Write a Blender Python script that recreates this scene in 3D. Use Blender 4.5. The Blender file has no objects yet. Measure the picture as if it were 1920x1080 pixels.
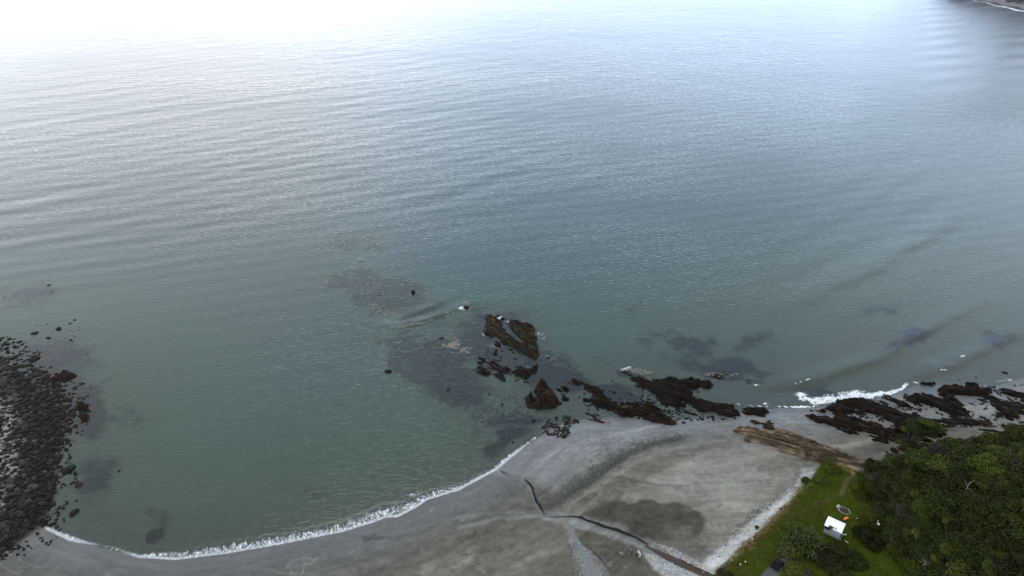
import bpy, bmesh, math, random
import numpy as np
from mathutils import Vector, Matrix

random.seed(7)
rng = np.random.default_rng(11)
S = bpy.context.scene
COL = S.collection

# ------------------------------------------------------------------ camera
CAM_H, PITCH, FPX = 110.0, math.radians(31.0), 1321.0
cam_d = bpy.data.cameras.new('camera')
cam = bpy.data.objects.new('camera', cam_d); COL.objects.link(cam)
cam.location = (0, 0, CAM_H)
cam.rotation_euler = (math.pi/2 - PITCH, 0, 0)
cam_d.sensor_width = 36; cam_d.lens = 36*FPX/1920
cam_d.clip_start = 1; cam_d.clip_end = 30000
S.camera = cam

# ------------------------------------------------------------------ sun and sky
SUN_AZ, SUN_EL = math.radians(-16), math.radians(62)     # azimuth from +Y towards +X
sd_ = bpy.data.lights.new('sun', 'SUN'); sun = bpy.data.objects.new('sun', sd_); COL.objects.link(sun)
sd_.energy = 0.7; sd_.angle = math.radians(24); sd_.color = (1, .96, .9)
sun_dir = Vector((math.sin(SUN_AZ)*math.cos(SUN_EL), math.cos(SUN_AZ)*math.cos(SUN_EL), math.sin(SUN_EL)))
sun.rotation_euler = sun_dir.to_track_quat('Z', 'Y').to_euler()

W = bpy.data.worlds.new('World'); S.world = W; W.use_nodes = True
wt = W.node_tree; wt.nodes.clear()
def wn(t, **k):
    n = wt.nodes.new(t)
    for a, b in k.items(): setattr(n, a, b)
    return n
def wl(a, b): wt.links.new(a, b)
w_out = wn('ShaderNodeOutputWorld'); w_bg = wn('ShaderNodeBackground')
w_sky = wn('ShaderNodeTexSky', sky_type='NISHITA', sun_disc=False)
w_sky.sun_elevation = SUN_EL; w_sky.sun_rotation = SUN_AZ
w_sky.air_density = 1.0; w_sky.dust_density = 2.0
w_bg.inputs['Strength'].default_value = 0.12
w_tc = wn('ShaderNodeTexCoord')
def wmath(op, a, b=None):
    n = wn('ShaderNodeMath', operation=op)
    for i, v in enumerate((a, b)):
        if v is None: continue
        if isinstance(v, (int, float)): n.inputs[i].default_value = v
        else: wl(v, n.inputs[i])
    return n.outputs[0]
def wdot(vec):
    n = wn('ShaderNodeVectorMath', operation='DOT_PRODUCT'); wl(w_tc.outputs['Generated'], n.inputs[0])
    n.inputs[1].default_value = vec; return n.outputs['Value']
def wsmooth(v, a, b):
    n = wn('ShaderNodeMapRange', interpolation_type='SMOOTHSTEP'); wl(v, n.inputs[0])
    n.inputs[1].default_value = a; n.inputs[2].default_value = b; return n.outputs[0]
def vdir(az, el):
    az, el = math.radians(az), math.radians(el)
    return (math.sin(az)*math.cos(el), math.cos(az)*math.cos(el), math.sin(el))
# broad, soft cloud sheet over the whole sky, brighter round the veiled sun
w_noise = wn('ShaderNodeTexNoise'); w_noise.inputs['Scale'].default_value = 2.2; w_noise.inputs['Detail'].default_value = 4
w_map = wn('ShaderNodeMapping'); w_map.inputs['Scale'].default_value = (1, 1, 2.4); w_map.inputs['Location'].default_value = (3.1, 0.4, 0)
wl(w_tc.outputs['Generated'], w_map.inputs[0]); wl(w_map.outputs[0], w_noise.inputs[0])
glow = wsmooth(wdot(vdir(-13, 10)), .80, 1.0)
CLOUD = 11.0
w_sep = wn('ShaderNodeSeparateXYZ'); wl(w_tc.outputs['Generated'], w_sep.inputs[0])
low = wmath('POWER', wmath('SUBTRACT', 1.0, wmath('MAXIMUM', w_sep.outputs[2], 0.0)), 2.1)      # paler toward the horizon
lum = wmath('ADD', wmath('MULTIPLY', glow, 3.0), wmath('ADD', CLOUD*.66, wmath('MULTIPLY', low, CLOUD*2.05)))
lum = wmath('MULTIPLY', lum, wmath('ADD', wmath('MULTIPLY', w_noise.outputs[0], .5), .75))
w_cc = wn('ShaderNodeCombineColor')
thin = wsmooth(wdot(vdir(16, 22)), .80, .985)          # thinner, bluer cloud ahead to the right
for i_, (b0, bl, bg, bt) in enumerate(((.84, .12, .04, -.20), (.93, .06, .02, -.06), (1.07, -.06, .0, .14))):
    wl(wmath('MULTIPLY', lum, wmath('ADD', wmath('MULTIPLY', thin, bt), wmath('ADD', wmath('ADD', b0, wmath('MULTIPLY', low, bl)), wmath('MULTIPLY', glow, bg)))), w_cc.inputs[i_])
gap = wsmooth(wdot(vdir(10, 25)), .93, .992)       # a thinner, bluer opening in the cloud ahead right
cover = wmath('SUBTRACT', .94, wmath('MULTIPLY', gap, .22))
w_mix = wn('ShaderNodeMix', data_type='RGBA')
wl(cover, w_mix.inputs[0]); wl(w_sky.outputs[0], w_mix.inputs[6]); wl(w_cc.outputs[0], w_mix.inputs[7])
wl(w_mix.outputs[2], w_bg.inputs[0]); wl(w_bg.outputs[0], w_out.inputs[0])

S.view_settings.view_transform = 'Standard'
try: S.view_settings.look = 'None'
except Exception: pass
S.view_settings.exposure = 0.1; S.view_settings.gamma = 1; S.view_settings.use_curve_mapping = False
S.cycles.use_denoising = True
S.cycles.max_bounces = 6; S.cycles.transparent_max_bounces = 8
S.cycles.caustics_reflective = False; S.cycles.caustics_refractive = False

# ------------------------------------------------------------------ geometry maths
CP, SP = math.cos(PITCH), math.sin(PITCH)
def P(px, py, z=0.0):
    """point of the world at height z that the photograph shows at (px, py)"""
    px = np.asarray(px, float); py = np.asarray(py, float)
    a = (px-960)/FPX; b = (540-py)/FPX
    dx = a; dy = CP + b*SP; dz = -SP + b*CP
    t = (z-CAM_H)/dz
    return dx*t, dy*t
def proj(x, y, z=0.0):
    zz = z-CAM_H
    depth = y*CP - zz*SP
    depth = np.where(depth < 1, 1, depth)
    up = y*SP + zz*CP
    return 960+FPX*x/depth, 540-FPX*up/depth
def W2(pts, z=0.0):
    p = np.array(pts, float); x, y = P(p[:, 0], p[:, 1], z)
    return np.stack([x, y], 1)

def _hash(ix, iy, seed):
    h = (ix.astype(np.int64)*374761393 + iy.astype(np.int64)*668265263 + seed*1442695041) & 0xffffffff
    h = ((h ^ (h >> 13))*1274126177) & 0xffffffff
    return ((h ^ (h >> 16)) & 0xffff)/65535.0
def vnoise(x, y, seed=0):
    ix = np.floor(x); iy = np.floor(y); fx = x-ix; fy = y-iy
    fx = fx*fx*(3-2*fx); fy = fy*fy*(3-2*fy)
    a = _hash(ix, iy, seed); b = _hash(ix+1, iy, seed); c = _hash(ix, iy+1, seed); d = _hash(ix+1, iy+1, seed)
    return (a*(1-fx)+b*fx)*(1-fy) + (c*(1-fx)+d*fx)*fy
def fbm(x, y, seed=0, o=4):
    s = 0; a = .5; n = 0
    for k in range(o):
        s = s + a*vnoise(x*2**k+k*17.3, y*2**k-k*9.1, seed+k); n += a; a *= .5
    return s/n
def poly_sd(x, y, poly):
    """signed distance to a closed polygon, positive inside"""
    d2 = np.full(x.shape, 1e18); inside = np.zeros(x.shape, bool)
    n = len(poly)
    for i in range(n):
        ax, ay = poly[i]; bx, by = poly[(i+1) % n]
        ex, ey = bx-ax, by-ay; wx, wy = x-ax, y-ay
        t = np.clip((wx*ex+wy*ey)/(ex*ex+ey*ey+1e-12), 0, 1)
        d2 = np.minimum(d2, (wx-ex*t)**2+(wy-ey*t)**2)
        c = ((ay > y) != (by > y)) & (x < (bx-ax)*(y-ay)/((by-ay) if by != ay else 1e-12)+ax)
        inside ^= c
    d = np.sqrt(d2); return np.where(inside, d, -d)
def line_dist(x, y, pts, vals=None):
    """distance to a polyline, value interpolated at the nearest point, arc length, side"""
    d2 = np.full(x.shape, 1e18); v = np.zeros(x.shape); s = np.zeros(x.shape); sd = np.zeros(x.shape); L = 0
    for i in range(len(pts)-1):
        ax, ay = pts[i][:2]; bx, by = pts[i+1][:2]
        ex, ey = bx-ax, by-ay; l = math.hypot(ex, ey)+1e-9; wx, wy = x-ax, y-ay
        t = np.clip((wx*ex+wy*ey)/(l*l), 0, 1)
        q = (wx-ex*t)**2+(wy-ey*t)**2; m = q < d2
        d2 = np.where(m, q, d2); s = np.where(m, L+t*l, s); sd = np.where(m, ex*wy-ey*wx, sd)
        if vals is not None: v = np.where(m, vals[i]*(1-t)+vals[i+1]*t, v)
        L += l
    return np.sqrt(d2), v, s, np.sign(sd)
def sstep(a, b, x):
    t = np.clip((x-a)/(b-a), 0, 1); return t*t*(3-2*t)
def blob(qx, qy, cx, cy, rx, ry, ang=0):
    a = math.radians(ang); dx, dy = qx-cx, qy-cy
    u = (dx*math.cos(a)+dy*math.sin(a))/rx; v = (-dx*math.sin(a)+dy*math.cos(a))/ry
    return np.exp(-(u*u+v*v))

# ------------------------------------------------------------------ the lie of the land
BAY = [(85, 990), (130, 1012), (200, 1026), (260, 1044), (330, 1048), (420, 1037), (520, 1020), (600, 1004), (640, 996),
       (700, 978), (722, 969), (745, 968), (780, 950), (800, 936), (860, 918), (930, 880), (960, 855), (1003, 822)]
SHORE = [(-900, 560), (-300, 640), (0, 668), (30, 690), (60, 712), (84, 730), (100, 742), (104, 755), (122, 775), (122, 830), (105, 880), (112, 925), (92, 960)] + BAY + \
        [(1040, 797), (1090, 785), (1150, 778), (1230, 790), (1290, 785), (1390, 774), (1450, 764), (1520, 763), (1590, 752), (1660, 742), (1700, 727),
         (1730, 717), (1790, 722), (1850, 727), (1900, 712), (1960, 690), (2300, 600), (2900, 380)]
shore_w = [tuple(p) for p in W2(SHORE)]
LAND = shore_w + [(2500, 900), (2500, -2500), (-2500, -2500), (-2500, shore_w[0][1])]
HILL_F = W2([(1612, 884), (1632, 930), (1652, 975), (1650, 1010), (1695, 1060), (1745, 1140), (1790, 1300)], 2.0)
HILL_B = W2([(1650, 872), (1720, 848), (1800, 838), (1920, 825), (2100, 800), (2500, 740)], 1.5)
HILL = [tuple(p) for p in HILL_B[::-1]] + [tuple(p) for p in HILL_F] + [(60, 20), (90, -300), (900, -300), (900, 150)]
GRASS = [(1330, 1085), (1345, 1062), (1375, 1035), (1395, 1012), (1432, 985), (1462, 950), (1490, 925), (1503, 905), (1520, 893), (1530, 878), (1545, 865),
         (1580, 864), (1612, 880), (1690, 900), (1760, 1000), (1800, 1160), (1400, 1300), (1250, 1160)]
GRASS_W = [tuple(p) for p in W2(GRASS, 1.8)]
STREAM = [(936, 876), (955, 888), (985, 902), (1000, 925), (1008, 950), (1020, 966), (1050, 970), (1075, 970), (1115, 985), (1150, 996), (1185, 1008),
          (1215, 1026), (1260, 1050), (1300, 1068), (1345, 1090), (1450, 1140)]
STREAM_W = [2, 3, 4, 5, 5, 7, 6, 7, 8, 8, 9, 9, 9, 9, 9, 10]
BRANCH = [(1060, 972), (1068, 1000), (1085, 1030), (1105, 1060), (1115, 1090), (1120, 1130)]
BRANCH_W = [6, 5, 9, 18, 28, 32]

def T(x, y, full=True):
    x = np.asarray(x, float); y = np.asarray(y, float)
    sd = poly_sd(x, y, LAND)
    inl = np.clip(sd, 0, None); off = np.clip(-sd, 0, None)
    z = np.minimum(inl*.07, .45) + np.clip(inl-6, 0, 60)*.018
    qx, qy = proj(x, y, 0)
    dep = 6.0*(1-np.exp(-off/70.0)) + np.minimum(off*.05, .15)
    shoal = poly_sd(qx, qy, [(850, 575), (1000, 575), (1060, 690), (1160, 670), (1440, 690), (1520, 740), (1920, 640), (1920, 900), (900, 840), (840, 760), (800, 640)])
    dep = dep*(1-.72*sstep(-40, 30, shoal))
    z = np.where(sd > 0, z, -dep)
    g = poly_sd(x, y, GRASS_W)
    z = z + .7*sstep(-1.5, 1.5, g)
    h = poly_sd(x, y, HILL)
    z = z + np.where(h > 0, 21*(1-np.exp(-np.clip(h, 0, None)/13.0)), 0)*(.85+.3*fbm(x/14, y/14, 5, 3))
    if full:
        q8, q9 = proj(x, y, .75)
        d, w, s, side = line_dist(q8, q9, STREAM, STREAM_W)
        z = z - .22*sstep(1.15, .75, d/np.maximum(w, 1))*(sd > 1)
        z = z + np.where(sd > 3, (fbm(x/5, y/5, 3, 3)-.5)*.22, 0)
        z = z + np.where(sd <= 0, (fbm(x/6, y/6, 8, 3)-.5)*.6*sstep(2, 20, off), 0)
    return z
def PT(px, py):
    """point on the terrain that shows at (px, py)"""
    z = 0.0*np.asarray(px, float)
    for _ in range(7):
        x, y = P(px, py, z); z = .5*z+.5*T(x, y)
    x, y = P(px, py, z); return x, y, T(x, y)

# ------------------------------------------------------------------ object helpers
def mesh_np(name, V, F, mat=None, smooth=False, attrs=None, mats=None, fmat=None):
    me = bpy.data.meshes.new(name)
    V = np.asarray(V, np.float32); F = np.asarray(F, np.int32)
    k = F.shape[1]
    me.vertices.add(len(V)); me.vertices.foreach_set('co', V.ravel())
    me.loops.add(F.size); me.loops.foreach_set('vertex_index', F.ravel())
    me.polygons.add(len(F)); me.polygons.foreach_set('loop_start', np.arange(0, F.size, k, dtype=np.int32))
    try: me.polygons.foreach_set('loop_total', np.full(len(F), k, np.int32))
    except Exception: pass
    for a, v in (attrs or {}).items():
        v = np.asarray(v, np.float32)
        if v.ndim == 1:
            at = me.attributes.new(a, 'FLOAT', 'POINT'); at.data.foreach_set('value', v)
        else:
            at = me.attributes.new(a, 'FLOAT_VECTOR', 'POINT'); at.data.foreach_set('vector', v.ravel())
    for m in ([mat] if mat else (mats or [])): me.materials.append(m)
    if fmat is not None: me.polygons.foreach_set('material_index', np.asarray(fmat, np.int32))
    if smooth: me.polygons.foreach_set('use_smooth', np.ones(len(F), bool))
    me.update(calc_edges=True)
    return me
def link(name, me, parent=None, label=None, cat=None, group=None, kind=None, loc=None):
    o = bpy.data.objects.new(name, me); COL.objects.link(o)
    if parent is not None: o.parent = parent
    if label: o['label'] = label
    if cat: o['category'] = cat
    if group: o['group'] = group
    if kind: o['kind'] = kind
    if loc is not None: o.location = loc
    return o
class MB:
    """collects simple shapes into one mesh"""
    def __init__(s): s.v = []; s.f = []
    def box(s, c, d, rz=0, rx=0, ry=0):
        R = Matrix.Rotation(rz, 3, 'Z') @ Matrix.Rotation(ry, 3, 'Y') @ Matrix.Rotation(rx, 3, 'X'); n = len(s.v)
        for X in (-.5, .5):
            for Y in (-.5, .5):
                for Z in (-.5, .5):
                    s.v.append(tuple(Vector(c)+R @ Vector((X*d[0], Y*d[1], Z*d[2]))))
        for q in ((0, 1, 3, 2), (4, 6, 7, 5), (0, 4, 5, 1), (2, 3, 7, 6), (0, 2, 6, 4), (1, 5, 7, 3)):
            s.f.append(tuple(n+i for i in q))
        return s
    def tube(s, pts, rad, n=6):
        base = len(s.v); m = len(pts)
        for i, p in enumerate(pts):
            p = Vector(p)
            t = (Vector(pts[min(i+1, m-1)])-Vector(pts[max(i-1, 0)])).normalized()
            a = t.orthogonal().normalized(); b = t.cross(a); r = rad[i] if hasattr(rad, '__len__') else rad
            for k in range(n):
                th = 2*math.pi*k/n; s.v.append(tuple(p+(a*math.cos(th)+b*math.sin(th))*r))
        for i in range(m-1):
            for k in range(n):
                k2 = (k+1) % n; q = base+i*n
                s.f.append((q+k, q+k2, q+n+k2, q+n+k))
        s.f.append(tuple(base+k for k in range(n))[::-1]); s.f.append(tuple(base+(m-1)*n+k for k in range(n)))
        return s
    def mesh(s, name, mat, smooth=False):
        me = bpy.data.meshes.new(name); me.from_pydata(s.v, [], s.f); me.materials.append(mat)
        if smooth: me.polygons.foreach_set('use_smooth', [True]*len(me.polygons))
        me.update(); return me

# ------------------------------------------------------------------ material helpers
def M(name):
    m = bpy.data.materials.new(name); m.use_nodes = True
    nt = m.node_tree; nt.nodes.clear(); return m, nt
class N:
    def __init__(s, nt): s.nt = nt
    def n(s, t, **k):
        x = s.nt.nodes.new(t)
        for a, b in k.items(): setattr(x, a, b)
        return x
    def l(s, a, b): s.nt.links.new(a, b)
    def put(s, v, inp):
        if v is None: return
        if isinstance(v, bpy.types.NodeSocket): s.l(v, inp)
        else: inp.default_value = v
    def math(s, op, a, b=None, c=None, clamp=False):
        x = s.n('ShaderNodeMath', operation=op, use_clamp=clamp)
        for i, v in enumerate((a, b, c)): s.put(v, x.inputs[i])
        return x.outputs[0]
    def attr(s, name): return s.n('ShaderNodeAttribute', attribute_name=name)
    def mapr(s, v, a, b, c=0.0, d=1.0, smooth=False):
        x = s.n('ShaderNodeMapRange'); x.interpolation_type = 'SMOOTHSTEP' if smooth else 'LINEAR'
        s.put(v, x.inputs[0])
        for i, q in enumerate((a, b, c, d)): s.put(q, x.inputs[i+1])
        return x.outputs[0]
    def mix(s, f, a, b, blend='MIX'):
        x = s.n('ShaderNodeMix', data_type='RGBA', blend_type=blend)
        s.put(f, x.inputs[0])
        for v, i in ((a, 6), (b, 7)):
            if isinstance(v, (tuple, list)): v = tuple(v)+(1,)*(4-len(v))
            s.put(v, x.inputs[i])
        return x.outputs[2]
    def coord(s, scale=(1, 1, 1), rot=(0, 0, 0), src='Object'):
        t = s.n('ShaderNodeTexCoord'); m = s.n('ShaderNodeMapping'); s.l(t.outputs[src], m.inputs[0])
        m.inputs['Scale'].default_value = scale; m.inputs['Rotation'].default_value = rot
        return m.outputs[0]
    def noise(s, vec, scale, detail=3, rough=.55, dist=0.0):
        x = s.n('ShaderNodeTexNoise'); s.put(vec, x.inputs['Vector'])
        x.inputs['Scale'].default_value = scale; x.inputs['Detail'].default_value = detail
        x.inputs['Roughness'].default_value = rough; x.inputs['Distortion'].default_value = dist
        return x.outputs[0]
    def bump(s, h, dist=.1, strength=1.0, normal=None):
        x = s.n('ShaderNodeBump'); s.put(h, x.inputs['Height']); x.inputs['Distance'].default_value = dist
        x.inputs['Strength'].default_value = strength
        if normal: s.l(normal, x.inputs['Normal'])
        return x.outputs[0]
    def out(s, sh): o = s.n('ShaderNodeOutputMaterial'); s.l(sh, o.inputs[0])
def simple(name, col, rough=.7, var=.15, scale=8, bump=.0, metallic=0, spec=.5):
    m, nt = M(name); g = N(nt); b = g.n('ShaderNodeBsdfPrincipled')
    v = g.noise(g.coord(), scale, 4)
    c = g.mix(g.mapr(v, .3, .7), [x*(1-var) for x in col], [min(1, x*(1+var)) for x in col])
    g.l(c, b.inputs['Base Color']); b.inputs['Roughness'].default_value = rough; b.inputs['Metallic'].default_value = metallic
    b.inputs['Specular IOR Level'].default_value = spec
    if bump: g.l(g.bump(v, bump), b.inputs['Normal'])
    g.out(b.outputs[0]); return m

# ground: painted albedo + fine procedural grain
def mat_ground():
    m, nt = M('sand_and_soil'); g = N(nt)
    b = g.n('ShaderNodeBsdfPrincipled')
    col = g.attr('tint').outputs['Vector']; wet = g.attr('wet').outputs['Fac']
    v = g.coord()
    n1 = g.noise(v, .55, 5, .6, .4); n2 = g.noise(v, 5.0, 4, .65); n3 = g.noise(g.coord((.25, 1.2, 1), (0, 0, math.radians(28))), .7, 4, .6, .6)
    f = g.math('ADD', g.math('ADD', g.mapr(n1, .3, .7, -.10, .10), g.mapr(n2, .25, .75, -.16, .16)), g.mapr(n3, .3, .7, -.12, .12))
    cx_ = g.n('ShaderNodeCombineXYZ'); g.l(g.math('MULTIPLY', g.attr('along').outputs['Fac'], .10), cx_.inputs[0]); g.l(g.math('MULTIPLY', g.attr('inland').outputs['Fac'], 1.0), cx_.inputs[1])
    st = g.noise(cx_.outputs[0], .9, 7, .72, .8); st2 = g.noise(cx_.outputs[0], .28, 6, .7, 1.5)
    sc = g.math('ADD', g.mapr(st, .3, .7, -.13, .13), g.mapr(st2, .35, .65, -.11, .11))
    f = g.math('ADD', f, g.math('MULTIPLY', sc, g.attr('beach').outputs['Fac']))
    f = g.math('ADD', f, 1.0)
    vm = g.n('ShaderNodeVectorMath', operation='SCALE'); g.l(col, vm.inputs[0]); g.l(f, vm.inputs['Scale'])
    # shell and pebble specks
    vo = g.n('ShaderNodeTexVoronoi'); g.l(v, vo.inputs['Vector']); vo.inputs['Scale'].default_value = 2.6
    spk = g.mapr(vo.outputs['Distance'], .10, .16, 1, 0)
    sn = g.mapr(g.noise(v, .22, 3), .52, .62)
    spk = g.math('MULTIPLY', g.math('MULTIPLY', spk, sn), g.attr('shell').outputs['Fac'])
    c = g.mix(spk, vm.outputs[0], (.33, .32, .26))
    g.l(c, b.inputs['Base Color'])
    g.l(g.mapr(wet, 0, 1, .9, .38), b.inputs['Roughness'])
    g.l(g.mapr(wet, 0, 1, .03, .42), b.inputs['Specular IOR Level'])
    g.l(g.bump(g.math('ADD', n2, n3), .06), b.inputs['Normal'])
    g.out(b.outputs[0]); return m

def mat_water():
    m, nt = M('sea_water'); g = N(nt)
    dep = g.attr('depth').outputs['Fac']; foam = g.attr('foam').outputs['Fac']; fs = g.attr('along').outputs['Fac']; fd = g.attr('across').outputs['Fac']
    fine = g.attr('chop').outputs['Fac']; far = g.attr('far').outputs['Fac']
    ang = math.radians(ROT_WAVE)
    v1 = g.coord((.55, 1.5, 1), (0, 0, -ang))      # crests run along local x
    v2 = g.coord((.8, 1.5, 1), (0, 0, -ang+math.radians(24)))
    n1 = g.noise(v1, .85, 2, .5, .5)
    n2 = g.noise(v2, 1.7, 2, .5, .4)
    rg = g.math('SUBTRACT', 1.0, g.math('ABSOLUTE', g.math('MULTIPLY_ADD', n1, 2.0, -1.0)))
    n1 = g.math('ADD', g.math('MULTIPLY', n1, .6), g.math('MULTIPLY', rg, .45))
    n3 = g.noise(v1, .20, 2, .5, .4)
    h = g.math('ADD', g.math('MULTIPLY', n1, g.mapr(far, 0, .6, .13, .13)), g.math('MULTIPLY', n2, .045))
    h = g.math('ADD', h, g.math('MULTIPLY', n3, g.mapr(far, 0, .6, .02, .20)))
    h = g.math('MULTIPLY', h, fine)
    nrm = g.bump(h, 1.0)
    gl = g.n('ShaderNodeBsdfGlossy'); gl.inputs['Color'].default_value = (1, 1, 1, 1)
    g.l(nrm, gl.inputs['Normal']); g.l(g.mapr(far, 0, 1, .12, .24), gl.inputs['Roughness'])
    body = g.mix(g.mapr(dep, .2, 4.5, smooth=True), (.052, .090, .060), (.036, .060, .057))
    body = g.mix(g.mapr(g.attr('sediment').outputs['Fac'], 0, 1), body, (.066, .084, .062))
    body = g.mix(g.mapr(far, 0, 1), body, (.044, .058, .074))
    df = g.n('ShaderNodeBsdfDiffuse'); g.l(body, df.inputs['Color'])
    tr = g.n('ShaderNodeBsdfTransparent'); tr.inputs['Color'].default_value = (.86, .95, .93, 1)
    al = g.math('SUBTRACT', 1.0, g.math('POWER', 2.718, g.math('MULTIPLY', dep, -.62)))
    m1 = g.n('ShaderNodeMixShader'); g.l(al, m1.inputs[0]); g.l(tr.outputs[0], m1.inputs[1]); g.l(df.outputs[0], m1.inputs[2])
    fr = g.n('ShaderNodeFresnel'); fr.inputs['IOR'].default_value = 1.333; g.l(nrm, fr.inputs['Normal'])
    m2 = g.n('ShaderNodeMixShader'); g.l(fr.outputs[0], m2.inputs[0]); g.l(m1.outputs[0], m2.inputs[1]); g.l(gl.outputs[0], m2.inputs[2])
    # foam: lacy pattern, drawn out across the wave front
    cv = g.n('ShaderNodeCombineXYZ'); g.l(g.math('MULTIPLY', fs, 2.3), cv.inputs[0]); g.l(g.math('MULTIPLY', fd, .75), cv.inputs[1])
    fa = g.noise(cv.outputs[0], 1.0, 4, .7, 1.6)
    fb = g.noise(g.coord(), 1.5, 5, .72, 1.2)
    use = g.attr('surf').outputs['Fac']
    pat = g.math('ADD', g.math('MULTIPLY', fa, use), g.math('MULTIPLY', fb, g.math('SUBTRACT', 1.0, use)))
    ff = g.mapr(g.math('ADD', pat, g.mapr(foam, 0, 1, -.46, .32)), .46, .60)
    ff = g.math('MULTIPLY', ff, g.mapr(foam, .0, .12))
    lead = g.mapr(g.math('ADD', fd, g.mapr(fa, .3, .7, -.22, .22)), .12, .38, 1, 0)
    ff = g.math('MAXIMUM', ff, g.math('MULTIPLY', g.math('MULTIPLY', lead, g.attr('lead').outputs['Fac']), .62))
    fo = g.n('ShaderNodeBsdfDiffuse'); fo.inputs['Color'].default_value = (.72, .75, .77, 1)
    g.l(g.bump(pat, .25), fo.inputs['Normal'])
    m3 = g.n('ShaderNodeMixShader'); g.l(ff, m3.inputs[0]); g.l(m2.outputs[0], m3.inputs[1]); g.l(fo.outputs[0], m3.inputs[2])
    g.out(m3.outputs[0]); return m

def mat_rock(name, cols, rot=0, stretch=5, scale=1.0, rough=.6):
    m, nt = M(name); g = N(nt); b = g.n('ShaderNodeBsdfPrincipled')
    v = g.coord((1/stretch, 1, 1))
    n1 = g.noise(v, 1.3*scale, 5, .65, .5); n2 = g.noise(g.coord(), .5*scale, 4, .6); n3 = g.noise(g.coord(), 6*scale, 3, .7)
    r = g.n('ShaderNodeValToRGB'); g.l(n1, r.inputs[0])
    e = r.color_ramp.elements; pos = [.36, .47, .55, .66]
    e[0].position = pos[0]; e[0].color = (*cols[0], 1); e[1].position = pos[3]; e[1].color = (*cols[3], 1)
    for k in (1, 2):
        x = e.new(pos[k]); x.color = (*cols[k], 1)
    c = g.mix(g.mapr(n2, .42, .62), r.outputs[0], cols[1])
    c = g.mix(g.mapr(n3, .3, .7, .0, .5), c, cols[0])
    oi = g.n('ShaderNodeObjectInfo'); hs = g.n('ShaderNodeHueSaturation'); g.l(c, hs.inputs['Color'])
    g.l(g.mapr(oi.outputs['Random'], 0, 1, .75, 1.3), hs.inputs['Value'])
    g.l(hs.outputs[0], b.inputs['Base Color']); b.inputs['Roughness'].default_value = rough
    b.inputs['Specular IOR Level'].default_value = .10
    g.l(g.bump(g.math('ADD', n1, n3), .3), b.inputs['Normal'])
    g.out(b.outputs[0]); return m

def mat_leaf(name, a, b_, dry=None, rough=.65):
    m, nt = M(name); g = N(nt); b = g.n('ShaderNodeBsdfPrincipled')
    oi = g.n('ShaderNodeObjectInfo'); t = g.attr('tone').outputs['Fac']
    n = g.noise(g.coord(), .8, 3)
    f = g.math('ADD', g.math('MULTIPLY', t, .6), g.math('MULTIPLY', g.mapr(n, .3, .7), .4))
    c = g.mix(f, a, b_)
    if dry: c = g.mix(g.mapr(t, .86, .97), c, dry)
    hs = g.n('ShaderNodeHueSaturation'); g.l(c, hs.inputs['Color'])
    g.l(g.mapr(oi.outputs['Random'], 0, 1, .55, 1.7), hs.inputs['Value'])
    g.l(g.mapr(g.math('FRACT', g.math('MULTIPLY', oi.outputs['Random'], 7.3)), 0, 1, .475, .515), hs.inputs['Hue'])
    g.l(hs.outputs[0], b.inputs['Base Color']); b.inputs['Roughness'].default_value = rough; b.inputs['Specular IOR Level'].default_value = .15
    tl = g.n('ShaderNodeBsdfTranslucent'); g.l(hs.outputs[0], tl.inputs['Color'])
    mx = g.n('ShaderNodeMixShader'); mx.inputs[0].default_value = .25; g.l(b.outputs[0], mx.inputs[1]); g.l(tl.outputs[0], mx.inputs[2])
    g.out(mx.outputs[0]); return m

# ------------------------------------------------------------------ ground sheet
def polar(az_dense, n_dense, n_out, radii):
    az = np.concatenate([np.linspace(-180, -az_dense, n_out, endpoint=False), np.linspace(-az_dense, az_dense, n_dense), np.linspace(az_dense, 180, n_out+1)[1:]])
    az = np.radians(az[:-1])          # closes on itself
    R, A = np.meshgrid(radii, az, indexing='ij')
    x = R*np.sin(A); y = R*np.cos(A)
    nr, na = R.shape
    i = np.arange(nr-1)[:, None]; j = np.arange(na)[None, :]; j2 = (j+1) % na
    F = np.stack([i*na+j, i*na+j2, (i+1)*na+j2, (i+1)*na+j], -1).reshape(-1, 4)
    return x.ravel(), y.ravel(), F

rad = np.concatenate([np.linspace(.5, 74, 12, endpoint=False), np.exp(np.linspace(math.log(74), math.log(200), 440, endpoint=False)), np.exp(np.linspace(math.log(200), math.log(330), 90, endpoint=False)), np.exp(np.linspace(math.log(330), math.log(9000), 50))])
gx, gy, gF = polar(51, 800, 24, rad)
gz = T(gx, gy)
sdl = poly_sd(gx, gy, LAND)
qx, qy = proj(gx, gy, gz)
front = (gy > 20)
qx = np.where(front, qx, -9999); qy = np.where(front, qy, -9999)
wob = (fbm(gx/3, gy/3, 21, 4)-.5)*2; wob2 = (fbm(gx/9, gy/9, 31, 4)-.5)*2
tint = np.zeros((len(gx), 3)); tint[:] = (.118, .114, .102)
def lay(mask, col):
    m = np.clip(mask, 0, 1)[:, None]; tint[:] = tint*(1-m)+np.array(col)*m
def pl(poly, feather, namp=0, amp2=0):
    return sstep(-feather, feather, poly_sd(qx+0, qy+0, poly)+namp*wob+amp2*wob2)
def ln(pts, w, feather=2.0, namp=0):
    d, ww, s, side = line_dist(qx, qy, pts, w if hasattr(w, '__len__') else [w]*len(pts))
    return sstep(feather, -feather, d-ww+namp*wob)
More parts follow.
